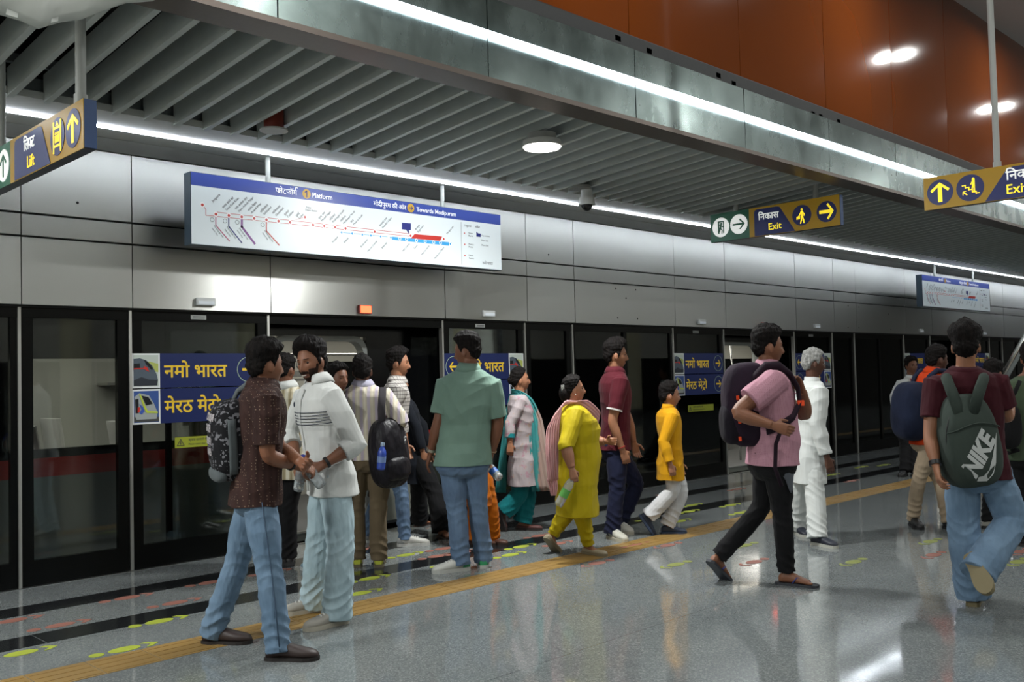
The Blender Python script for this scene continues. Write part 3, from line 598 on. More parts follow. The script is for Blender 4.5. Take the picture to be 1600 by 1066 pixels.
    x, z = C2(111, 247); text_mesh(m, 'Jangpura', .028, O+ex*(x+.09)+ey*(z+.03), e1, e2, n, .0006, .001); text_mesh(m, 'Duhai', .022, O+ex*(C2(610, 262)[0])+ey*C2(610, 262)[1], ex, ey, n, .0006, .001); text_mesh(m, 'Depot Station', .022, O+ex*(C2(606, 274)[0])+ey*C2(606, 274)[1], ex, ey, n, .0006, .001)
    x, z = C2(1271, 411); text_mesh(m, 'Modipuram', .026, O+ex*(x+.05)+ey*(z+.05), e1, e2, n, .0006, .001)
    for xx, s in ((780, 'Partapur'), (831, 'Rithani'), (921, 'Brahmapuri'), (968, 'Meerut Central'), (1017, 'Bhainsali'), (1120, 'MES Colony'), (1160, 'Daurli'), (1215, 'Meerut North'), (1285, 'Modipuram Depot')):
        p = C2(xx, 379+(xx-780)*.107+12); text_mesh(m, s, .024, O+ex*(p[0]-.012)+ey*p[1]-e1*(.0125*len(s)+.015), e1, e2, n, .0006, .001)
    for px in (158, 220, 279, 401):
        c = C2(px, 318+(px-158)*.1); stick(m, circ(*c, .017, 17)+[circ(*c, .017, 17)[0]], .003, O, ex, ey, n, .0004, .0006)
        for k, s in enumerate(('Interchange with', 'metro line')): text_mesh(m, s, .018, O+ex*(c[0]+.015+.02*-k)+ey*(c[1]-.05-.02*k), g1, g2, n, .0006, .001)
    x0 = C2(1354, 335)[0]; m.poly([(x0, .02), (x0+.003, .02), (x0+.003, H-hb-.02), (x0, H-hb-.02)], O, ex, ey, n, .0006, .0005)
    text_mesh(m, 'Legend', .032, O+ex*(x0+.05)+ey*(H-hb-.06), ex, ey, n, .0006, .001); text_mesh(m, 'संकेत', .03, O+ex*(x0+.20)+ey*(H-hb-.06), ex, ey, n, .0006, .001)
    for k, (s1_, s2_) in enumerate((('Namo', 'Bharat'), ('Meerut', 'Metro'), ('Metro', 'Station'))): text_mesh(m, s1_, .024, O+ex*(x0+.10)+ey*(H-hb-.13-.115*k), ex, ey, n, .0006, .001); text_mesh(m, s2_, .024, O+ex*(x0+.10)+ey*(H-hb-.158-.115*k), ex, ey, n, .0006, .001)
    for k in range(3): text_mesh(m, 'You are here' if k == 0 else 'Metro Line', .022, O+ex*(x0+.28)+ey*(H-hb-.14-.05*k), ex, ey, n, .0006, .001)
    text_mesh(m, 'नमो भारत', .04, O+ex*(x0+.285)+ey*.045, ex, ey, n, .0006, .001)
    m.build('map_lettering', MT, E)
    m = MB(); 
    for k, c in ((.045, .13), (.045, .245), (.045, .36)): m.poly(circ(x0+k, H-hb-c, .008, 10), O, ex, ey, n, .0006, .001)
    m.build('legend_dot', MRED, E)
    m = MB().poly([C2(1070, 332), C2(1113, 336), C2(1113, 368), C2(1103, 368), C2(1106, 388), C2(1090, 366), C2(1070, 364)], O, ex, ey, n, .0006, .002); m.poly([(x0+.21, H-hb-.15), (x0+.27, H-hb-.15), (x0+.27, H-hb-.115), (x0+.235, H-hb-.115), (x0+.21, H-hb-.10)], O, ex, ey, n, .0006, .001); m.build('here_flag', MDK, E)
    return E
map_board(3.545, 'large backlit line map board hanging in front of the steel wall, nearer one')
map_board(17.87, 'small looking line map board far down the platform beside the second exit sign')

# ---------------------------------------------------------------- train direction boards stuck on the screens
SNAV = mat('board_navy', '#16224f', .3, emit=.05, ecol='#22357c'); SYEL = mat('board_yellow', '#d8b52e', .35, emit=.10); SWH = mat('board_white', '#dcdfe0', .4)
def picture(E, O, ex, ey, n, kind):
    f = .014; w, h = .235, .285
    MB().poly([(0, 0), (w, 0), (w, h), (0, h)], O, ex, ey, n, .002, 0).build('picture_border', SWH, E)
    MB().poly([(f, f), (w-f, f), (w-f, h-f), (f, h-f)], O, ex, ey, n, .0012, .002).build('picture_sky', mat('pic_sky%d' % kind, '#b9c3bb' if kind == 0 else '#2f4f8f', .4), E)
    P = lambda pts, nm, m_, k: MB().poly([(f+x*(w-2*f), f+z*(h-2*f)) for x, z in pts], O, ex, ey, n, .0012, .0032+.0012*k).build(nm, m_, E)
    if kind == 0:
        P([(.62, .5), (1, .45), (1, .72), (.6, .8)], 'picture_trees', mat('pic_trees', '#a9b25a', .5), -.5)
        P([(0, .88), (.25, .9), (.5, .84), (.75, .66), (.92, .4), (.98, .2), (.95, .02), (0, .02)], 'picture_train', mat('pic_grey', '#4c5763', .4), 0)
        P([(.42, .85), (.62, .75), (.78, .55), (.72, .52), (.5, .7)], 'picture_windscreen', mat('pic_dark', '#12161c', .3), 1); P([(0, .72), (.25, .74), (.25, .58), (0, .55)], 'picture_window', mat('pic_dark'), 1)
        P([(0, .55), (.4, .56), (.62, .46), (.55, .60), (.4, .66), (.42, .59), (0, .58)], 'picture_red_stripe', mat('pic_red', '#c22a22', .4), 2)
        P([(0, .02), (.95, .02), (.97, .2), (.6, .22), (.3, .3), (0, .2)], 'picture_shadow_apron', mat('pic_slate', '#252a33', .4), 1)
    else:
        P([(0, .02), (1, .02), (1, .16), (0, .2)], 'picture_ballast', mat('pic_ballast', '#3b3c3c', .5), -.5)
        P([(.02, .82), (.22, .94), (.6, .86), (.8, .6), (.95, .3), (.9, .1), (.1, .1), (.04, .2)], 'picture_train', mat('pic_silver', '#9aa0a0', .4), 0)
        P([(.3, .86), (.58, .8), (.75, .58), (.48, .54)], 'picture_windscreen', mat('pic_dark'), 1); P([(.04, .74), (.18, .76), (.18, .3), (.06, .3)], 'picture_door', mat('pic_dark'), 1)
        P([(.2, .9), (.26, .9), (.46, .5), (.55, .36), (.95, .33), (.95, .28), (.5, .3), (.4, .45)], 'picture_lime_stripe', mat('pic_lime', '#b9c83a', .4), 2)
        P([(.2, .6), (.35, .5), (.42, .36), (.3, .26), (.2, .3), (.3, .42)], 'picture_blue_mark', mat('pic_blue', '#3a55a8', .4), 2); P([(.14, .48), (.24, .5), (.22, .34), (.14, .32)], 'picture_red_mark', mat('pic_red'), 2)
def dir_board(x0, x1, mirror, where):
    for r_, (words, kind, nm) in enumerate((([('नमो भारत', 0)], 0, 'upper'), ([('मेरठ मे', 0), ('टो', 2.46)], 1, 'lower'))):
        z0 = 1.465 if r_ == 0 else 1.17; w = x1-x0; Y = 7.699; O, ex, ey, n = V(x0, Y, z0), V(1, 0, 0), V(0, 0, 1), V(0, -1, 0); h = .285
        E = empty('train_direction_board', (x0+w/2, Y, z0), 0, f'{nm} navy board with Hindi words and arrow, {where}', 'sign')
        bx0, bx1 = (0, w-.235) if mirror else (.235, w)
        MB().poly([(bx0, 0), (bx1, 0), (bx1, h), (bx0, h)], O, ex, ey, n, .002, 0).build('board_panel', SNAV, E)
        picture(E, O+ex*(w-.235 if mirror else 0), ex, ey, n, kind)
        cx = .13 if mirror else w-.13
        m = MB(); text_mesh(m, words, .155, O+ex*(.31 if mirror else .27)+ey*.085, ex, ey, n, .001, .002, .016, fit=None)
        if r_: 
            fx = .31 if mirror else .27                  # the small caret under the letter ta
            stick(m, [(fx+.39, .062), (fx+.42, .082), (fx+.45, .062)], .012, O, ex, ey, n, .002, .001)
        m.poly(arrow(cx, h/2, .125, .022, math.pi if mirror else 0, .045, False), O, ex, ey, n, .001, .002)
        m.build('yellow_lettering', SYEL, E)
        a, b = circ(cx, h/2, .112, 40), circ(cx, h/2, .107, 40); k = len(a); vs = [O+ex*p[0]+ey*p[1]+n*t_ for t_ in (.002, .003) for p in a+b]; fs = []
        for i in range(k): j = (i+1) % k; fs += [(2*k+i, 2*k+j, 3*k+j, 3*k+i), (i, j, 2*k+j, 2*k+i), (k+j, k+i, 3*k+i, 3*k+j), (j, i, k+i, k+j)]
        MB().add(vs, fs).build('arrow_ring', mat('board_ring', '#a9bfa0', .4), E)
dir_board(3.262, 4.44, False, 'behind the man in the brown shirt')
dir_board(6.60, 7.79, True, 'behind the man in the green polo')
dir_board(10.70, 11.90, False, 'beside the boy in yellow')
dir_board(13.98, 15.17, True, 'behind the man in the white kurta')
dir_board(18.13, 19.33, False, 'behind the guard with the red lanyard')
dir_board(21.42, 22.6, True, 'at the far end behind the grey backpack')
# small fittings on the steel and on the screens
def fitting(px, py, w, h, lit, label, group):
    p = onY(px, py, 7.64); E = empty('indicator_box', (p[0], 7.64, p[2]), 0, label, 'indicator', group)
    MB().box((p[0]-w/2, 7.605, p[2]-h/2), (p[0]+w/2, 7.64, p[2]+h/2)).build('indicator_body', mat('box_white', '#c9cccc', .4) if not lit else mat('box_red', '#8a3a30', .4), E, bevel=.006)
    MB().box((p[0]-w*.42, 7.600, p[2]-h*.40), (p[0]+w*.42, 7.607, p[2]+h*(.1 if not lit else .42))).build('indicator_lens', mat('lens_grey', '#cfd6dc', .3, emit=.12) if not lit else mat('lens_red', '#ff5038', .4, emit=5, ecol='#ff4a2a'), E, bevel=.003)  # the pale lens carries a faint emission, the red one a strong one
for q in ((320, 472), (762, 490.5), (1095, 503.5), (1275, 510), (1438, 517), (1537, 521)): fitting(*q, .17, .065, False, 'small white faintly glowing indicator box on the lower edge of the steel wall', 'white indicator boxes')
fitting(568.5, 484, .15, .085, True, 'lit red lamp on the steel wall above the open door', None)
fitting(1193, 508, .15, .08, True, 'lit red lamp above the man in the pink polo', None)
fitting(1489, 518, .15, .08, True, 'lit red lamp above the head of the grey backpack wearer', None)
m_ = mat('sticker_grey', '#9a9d9c', .5)
for px, py in ((310, 496), (750, 509), (1087, 519), (1267, 524.5)):
    p = onY(px, py, 7.70); E = MB().box((p[0]-.07, 7.697, p[2]-.018), (p[0]+.07, 7.7, p[2]+.018)).build('notice_sticker', m_); ORG[E.name] = V(0, 0, 0); tag(E, 'small pale notice strip on the black door header', 'sticker', 'door header notices')
    q = MB()
    for k in range(2): q.box((p[0]-.05, 7.6955, p[2]-.010+.012*k), (p[0]+.055, 7.697, p[2]-.005+.012*k))
    q.build('sticker_lettering', mat('sticker_ink', '#2c2d2e', .5), E)
for x0, x1, z in ((3.62, 4.15, 1.0), (11.0, 11.62, .985)):
    E = empty('warning_sticker', ((x0+x1)/2, 7.699, z), 0, 'long yellow green warning strip on the screen, ' + ('behind the printed backpack' if x0 < 5 else 'behind the boy in yellow'), 'sticker')
    MB().box((x0, 7.697, z-.045), (x1, 7.70, z+.045)).build('sticker_base', mat('sticker_lime', '#8d9420', .5), E)
    O, ex, ey, n = V(x0, 7.697, z), V(1, 0, 0), V(0, 0, 1), V(0, -1, 0); m = MB()
    for a in range(3): 
        A, B = [(.05+.035*math.cos(w), -.008+.035*math.sin(w)) for w in (math.pi/2+2.094*a, math.pi/2+2.094*(a+1))]; stick(m, [A, B], .006, O, ex, ey, n, 0, .001)
    stick(m, [(.05, -.015), (.05, .008)], .008, O, ex, ey, n, 0, .001); text_mesh(m, 'कृपया दरवाजे से दूर रहें', .028, O+ex*.12+ey*.01, ex, ey, n, .001, 0); text_mesh(m, 'Please stand clear of the doors', .022, O+ex*.12-ey*.025, ex, ey, n, .001, 0); m.build('sticker_lettering', mat('sticker_ink'), E)
# ceiling fittings
p = fl(428, 203, 3.395); E = empty('ceiling_speaker', (p[0], p[1], 3.38), 0, 'unlit pale round disc with red brown body between the ceiling slats', 'speaker')
MB().disc((p[0], p[1], 3.385), (0, 0, 1), .105, .012, 30).build('speaker_disc', mat('disc_pale', '#b5b4ac', .5), E, smooth=40); MB().disc((p[0], p[1], 3.397), (0, 0, 1), .075, .17, 24).build('speaker_body', mat('body_redbrown', '#7c2d1e', .5), E, smooth=40)
p = fl(905, 297, 3.40); E = empty('ceiling_speaker', (p[0], p[1], 3.40), 0, 'unlit grey round disc under the slats above the dome camera', 'speaker')
MB().disc((p[0], p[1], 3.41), (0, 0, 1), .12, .03, 30).build('speaker_disc', mat('disc_grey', '#8b8d89', .5), E, smooth=40)
p = fl(917, 321, 3.25); E = empty('dome_camera', (p[0], p[1], 3.25), 0, 'white dome security camera with dark bubble under the soffit edge', 'camera')
m = MB().disc((p[0], p[1], 3.26), (0, 0, 1), .085, .075, 28, .075); m.disc((p[0], p[1], 3.33), (0, 0, 1), .06, .09, 20); m.build('camera_housing', mat('cam_white', '#c6c8c5', .4), E, smooth=40)
m = MB().ball((p[0], p[1], 3.26), (.062, .062, .07), n=24, m=14); m.build('camera_bubble', mat('cam_dark', '#0d0e10', .08), E, smooth=True)
MB().disc((p[0], p[1], 3.252), (0, 0, 1), .088, .012, 28).build('camera_ring', mat('cam_white'), E, smooth=40)
MB().disc((p[0], p[1], 3.345), (0, 0, 1), .02, .17, 12).build('camera_stem', mat('pole_paint'), E, smooth=40)
# torn protective film hanging from the beam trim
ol = [(-60, 12), (0, 27), (34, 37), (60, 46), (72, 38), (96, 31), (128, 29), (158, 20), (196, 9), (238, 3), (285, -30)]; P = []
for i, (px, py) in enumerate(ol):
    a = onY(px, py, 4.50+.02*math.sin(i*1.7)); b = V(a[0]+.02, 4.57, 3.46); row = [a*(1-q)+b*q + V(0, -.05*math.sin(math.pi*q)*(1+.5*math.sin(i*2.1)), .012*math.sin(5*q+i)) for q in np.linspace(0, 1, 9)]; P.append(row)
film = MB().grid(np.array(P), .004).build('protective_film', mat('film_white', '#c4c8c2', .35), smooth=True); tag(film, 'torn pale protective film hanging from the beam at the top corner', 'film')
# shoe print stickers on the floor
FY = mat('print_lime', '#98a331', .5); FR = mat('print_red', '#8d5a4d', .55)
def shoe_print(px, py, ang, mt, label, group, s=.82, lift=.0021):
    c = fl(px, py); e1 = V(math.cos(ang), math.sin(ang), 0); e2 = V(-e1[1], e1[0], 0); m = MB(); up = V(0, 0, 1); O = V(c[0], c[1], 0)
    m.poly([(.11*s*math.cos(w)+.02*s, .062*s*math.sin(w)) for w in np.linspace(0, 6.283, 24)[:-1]], O, e1, e2, up, lift, .0002)
    m.poly([(-.17*s+.05*s*math.cos(w), .045*s*math.sin(w)) for w in np.linspace(0, 6.283, 18)[:-1]], O, e1, e2, up, lift, .0002)
    m.poly([(.15*s, -.06*s), (.19*s, -.06*s), (.26*s, 0), (.19*s, .06*s), (.15*s, .06*s), (.205*s, 0)], O, e1, e2, up, lift, .0002)
    o = m.build('floor_footprint', mt, kind='thing'); tag(o, label, 'floor marking', group)
    return o
LY = 'lime green shoe print sticker on the grey platform floor'; LR = 'faded red shoe print sticker on the grey platform floor'
for px, py in ((28, 1022), (245, 972), (190, 1016), (560, 928), (575, 905), (700, 882), (795, 868), (812, 855), (632, 868), (1075, 800), (1060, 815), (1140, 790), (1155, 802), (1080, 790), (1010, 812), (1300, 742), (1345, 730), (1290, 735), (1380, 727)): shoe_print(px, py, 0, FY, LY, 'lime shoe prints')
for px, py in ((90, 978), (15, 971), (195, 935), (270, 943), (325, 911), (420, 895), (690, 858), (680, 870), (720, 864), (870, 850), (990, 852), (840, 838), (1040, 772), (1150, 765), (560, 860), (1330, 752)): shoe_print(px, py, 0, FR, LR, 'red shoe prints')
for px, py in ((1058, 882), (1165, 852), (1335, 878), (1455, 846), (1592, 878)): shoe_print(px, py, math.pi, mat('print_lime_dull', '#7d8444', .5), 'lime green shoe print sticker on the polished floor, facing back', 'lime prints on the concourse side')  # duller lime than the prints nearer the doors
for px, py in ((935, 880), (1045, 852), (1180, 878), (1460, 867), (1596, 862)): shoe_print(px, py, math.pi, mat('print_red_dull', '#85594f', .55), 'red shoe print sticker on the polished floor, facing back', 'red prints on the concourse side')  # slightly duller red than the prints nearer the doors
# escalator balustrade at the right edge
d = 10.6; a, b = at(1540, 640, d), at(1660, 428, d); E = empty('stair_railing', (a[0], a[1], 0), 0, 'steel stair railing slanting up at the right edge of the photo', 'railing')
u = unit(b-a); m = MB().tube([a-u*.3, b+u*1.6], .045, 18); m.build('top_rail', mat('rail_steel', '#b9bbb9', .2, 1), E, smooth=True)
for k, yy in enumerate((705, 742)): p = at(1568, yy, d); q = at(1690, yy-8+6*k, d+.5); MB().tube([p, q], .04, 14).build('low_rail', mat('rail_steel'), E, smooth=True)
for px, h_ in ((1640, 1.9), (1700, 1.9), (1548, 1.1)): p = at(px, 600 if px > 1600 else 640, d+(.15 if px > 1600 else 0)); p[2] = 0; t_ = p.copy(); t_[2] = h_; MB().tube([p, t_], .03, 14).build('rail_post', mat('rail_steel'), E, smooth=True)
# ================================================================ PEOPLE
PEND = []                                             # meshes to be fused into one surface at the end: (object, voxel, smooth, folds, lips)
def fuse(mb, name, mats, parent, voxel, smooth=3, folds=0., seed=0, post=None):
    o = mb.build(name, mats, parent); r = o.modifiers.new('fuse', 'REMESH'); r.mode = 'VOXEL'; r.voxel_size = voxel
    s = o.modifiers.new('soft', 'SMOOTH'); s.factor = .5; s.iterations = smooth
    PEND.append((o, folds, seed, post)); return o
def lerp(x, xs, ys): return np.interp(x, xs, ys)
def g_(x, s): return np.exp(-(x/s)**2)
NU, NV = 88, 58
def head_grid():
    tt = np.linspace(0, 2*np.pi, NU, endpoint=False); az = tt - .5*np.sin(tt); el = np.linspace(-np.pi/2+.02, np.pi/2-.02, NV)
    A, E = np.meshgrid(az, el); x = .073*np.sin(A)*np.cos(E); cy = np.cos(A)*np.cos(E); y = np.where(cy > 0, .088*cy, .100*cy); z = .118*np.sin(E)
    k = np.clip((-z-.01)/.108, 0, 1); x = x*(1-.36*k**1.4); y = np.where(y < 0, y*(1-.5*k), y+.010*k*np.clip(y/.03, 0, 1))
    x = x*(1-.10*np.clip((z-.03)/.09, 0, 1)*0)
    f = np.clip(y/.05, 0, 1)
    na = lerp(z, [-.058, -.050, -.042, -.034, 0, .018], [0, .010, .025, .023, .007, 0]); ns = lerp(z, [-.05, -.04, -.02, .01], [.016, .014, .0105, .009])
    d = na*np.exp(-(x/ns)**2) + .005*g_(z+.069, .0055)*g_(x, .021) + .006*g_(z+.080, .0055)*g_(x, .018) - .003*g_(z+.0745, .003)*g_(x, .02) + .008*g_(z+.105, .013)*g_(x, .02)
    d += -.010*g_(z, .0105)*g_(np.abs(x)-.031, .014) + .005*g_(z-.021, .008)*g_(np.abs(x)-.028, .022) + .005*g_(z+.028, .02)*g_(np.abs(x)-.045, .016)
    return np.stack([x, y+d*f, z], -1), A, E
HG, HA, HE = head_grid(); HDEG = np.degrees(np.minimum(HA % (2*np.pi), 2*np.pi-HA % (2*np.pi)))
HAIRLINE = {'man': ([0, 30, 52, 66, 76, 84, 96, 112, 130, 180], [.072, .070, .058, .040, .004, -.018, .020, .006, -.050, -.070]),
            'quiff': ([0, 30, 52, 66, 76, 84, 96, 112, 130, 180], [.074, .072, .055, .030, -.005, -.030, .018, .004, -.055, -.075]),
            'woman': ([0, 25, 45, 62, 75, 86, 96, 108, 135, 180], [.086, .080, .068, .050, .030, .016, -.004, -.030, -.058, -.075])}
def sstep(x): x = np.clip(x, 0, 1); return x*x*(3-2*x)
def head_pts(hd, local): return hd['c'] + (local[..., :1]*hd['r'] + local[..., 1:2]*hd['f'] + local[..., 2:3]*hd['u'])*hd['s']
def shell(hd, w, thick, name, mt, parent, rough=0., seed=1):
    nrm = HG/np.array([.073**2, .095**2, .118**2]); nrm /= np.linalg.norm(nrm, axis=-1, keepdims=True); r = np.random.default_rng(seed)
    ph = r.uniform(0, 6, 8); nz = np.sin(HG[..., 0]*140+ph[0]+3*np.sin(HG[..., 2]*60+ph[1])) * np.sin(HG[..., 2]*120+ph[2]) + .6*np.sin(HG[..., 1]*190+ph[3])*np.sin(HG[..., 0]*220+ph[4]) + .5*np.sin(HA*23+ph[5])
    t = w*(thick + rough*nz*.5) - .008*(1-w); P = head_pts(hd, HG + nrm*t[..., None])
    return MB().loft([list(row) for row in P]).build(name, mt, parent, smooth=True)
def limb(mb, pts, rads, n=14, per=4):
    """smooth tapering limb through pts with radii rads"""
    pts = [np.asarray(p, float) for p in pts]; q = []; rr = []
    for i in range(len(pts)-1):
        for k in range(per): t = k/per; q.append(pts[i]*(1-t)+pts[i+1]*t); rr.append(rads[i]*(1-sstep(t))+rads[i+1]*sstep(t))
    q.append(pts[-1]); rr.append(rads[-1])
    for _ in range(2):                                 # round the joints
        for i in range(1, len(q)-1): q[i] = .25*q[i-1]+.5*q[i]+.25*q[i+1]
    return mb.tube(q, rr, n)
TU = [-1.6, -.30, -.12, .05, .22, .42, .60, .74, .85, .93, .985, 1.04]
TA = [.19, .176, .180, .172, .158, .155, .166, .178, .180, .158, .098, .064]; TF = [.12, .105, .112, .112, .108, .108, .116, .116, .102, .078, .064, .056]; TBk = [.13, .125, .135, .122, .100, .095, .108, .114, .110, .092, .072, .062]
def hand(mb, w, d, nrm, s, curl, side, spread=1.):
    """palm, four fingers of unequal length with knuckle bends, and a thumb from the side of the palm"""
    d = unit(d); nrm = unit(nrm-d*(nrm@d)); th = np.cross(d, nrm)*(1 if side > 0 else -1)   # towards the thumb
    k = w + d*.088*s
    rings = [[w+d*t*s+th*x*a*s+nrm*y*b*s for x, y in sq(1, 1, 12)] for t, a, b in ((-.02, .026, .021), (.015, .030, .020), (.05, .039, .017), (.085, .040, .014), (.094, .034, .011))]
    mb.loft(rings)
    for i, (off, L) in enumerate(((.030, .072), (.010, .080), (-.0105, .074), (-.030, .058))):
        c = curl*(1+.10*(i-1)); p = k + th*off*s*spread; a0 = .18+.5*c; a1 = a0+.9*c; a2 = a1+.75*c; q = [p-d*.02*s, p]
        for a, l in ((a0, .44), (a1, .31), (a2, .27)): q.append(q[-1]+(d*math.cos(a)+nrm*math.sin(a)+th*off*1.2*(1-c))*L*l*s)
        mb.tube(q, [.0095*s, .0092*s, .0085*s, .0078*s, .006*s], 8)
    b = w + d*.02*s + th*.030*s; e = unit(d*.62+th*.62+nrm*(.25+.5*curl)); e2 = unit(d*.85+th*.2+nrm*(.35+.75*curl))
    mb.tube([b-th*.012*s, b+e*.034*s, b+e*.034*s+e2*.032*s, b+e*.034*s+e2*.056*s], [.015*s, .0125*s, .0105*s, .0075*s], 8)
    return k+nrm*.03*s
def foot_frame(an, dr, up=None):
    dr = unit(dr); up = unit(UP - dr*(UP@dr)) if up is None else unit(np.asarray(up)-dr*(np.asarray(up)@dr)); return dr, up, np.cross(dr, up)
def shoe(an, dr, s, parent, style, up=None, low=False):
    d, u, r = foot_frame(an, dr, up); o = an - u*.088*s - d*.062*s; L = .285*s
    ts = [0, .06, .16, .3, .45, .6, .74, .86, .95, 1.0]; w = [.022, .034, .038, .036, .039, .046, .049, .043, .030, .012]
    h = [.062, .078, .086, .088, .076, .062, .052, .045, .036, .022] if not low else [.040, .048, .046, .040, .038, .040, .042, .038, .032, .020]
    m = MB(); m.loft([[o+d*t*L+r*x*a*s+u*(hh*s*.5+.012*s+y*hh*s*.5) for x, y in sq(1, 1, 16, 2.5)] for t, a, hh in zip(ts, w, h)])
    if style.get('tongue') and not low: m.tube([o+d*.30*L+u*.085*s, o+d*.36*L+u*.105*s], [.03*s, .026*s], 10)
    U = m.build('shoe', style['upper'], parent, smooth=50)
    sh = style.get('sole_h', .026)*s; m = MB(); ol = [(t*L*1.03-.006, a*s*1.10) for t, a in zip(ts, w)]; pts = ol + [(t, -a) for t, a in reversed(ol)]
    m.poly([(x, y) for x, y in pts], o, d, r, u, sh, 0.); m.build('shoe_sole', style['sole'], U)
    if style.get('accent'):
        m = MB(); m.loft([[o+d*t*L+r*x*(a*1.04)*s+u*(hh*s*.42+.016*s+y*hh*s*.42) for x, y in sq(1, 1, 14, 2.6)] for t, a, hh in ((-.012, .022, .060), (.05, .034, .074), (.13, .0375, .070), (.2, .035, .045))]); m.build('heel_patch', style['accent'], U, smooth=50)
    if style.get('laces'):
        m = MB()
        for t in (.42, .49, .56, .63): m.tube([o+d*t*L+r*.022*s+u*lerp(t, ts, h)*s*1.08, o+d*t*L+u*(lerp(t, ts, h)*s+.016*s), o+d*t*L-r*.022*s+u*lerp(t, ts, h)*s*1.08], .0045*s, 6)
        m.build('laces', style['laces'], U, smooth=True)
    return U
def bare_foot(mb, an, dr, s, up=None, k=1.):
    d, u, r = foot_frame(an, dr, up); o = an - u*.078*s - d*.055*s; L = .25*s*k
    ts = [0, .1, .25, .42, .6, .75, .86]; w = [.018, .030, .031, .032, .038, .044, .040]; h = [.05, .075, .088, .072, .050, .034, .026]
    mb.loft([[o+d*t*L+r*x*a*s*k+u*(hh*s*.5+y*hh*s*.5) for x, y in sq(1, 1, 12, 2.3)] for t, a, hh in zip(ts, w, h)])
    for i, off in enumerate((.030, .013, -.002, -.016, -.029)): p = o+d*(L*(.86-.015*i))+r*off*s*k*(1 if True else 1)+u*.011*s; mb.tube([p-d*.02*s, p+d*(.026-.003*i)*s], [.011*s-.0012*i*s, .0085*s-.001*i*s], 7)
SK = {'fair': '#8f6248', 'mid': '#7c513a', 'tan': '#6d4531', 'deep': '#4f3022'}
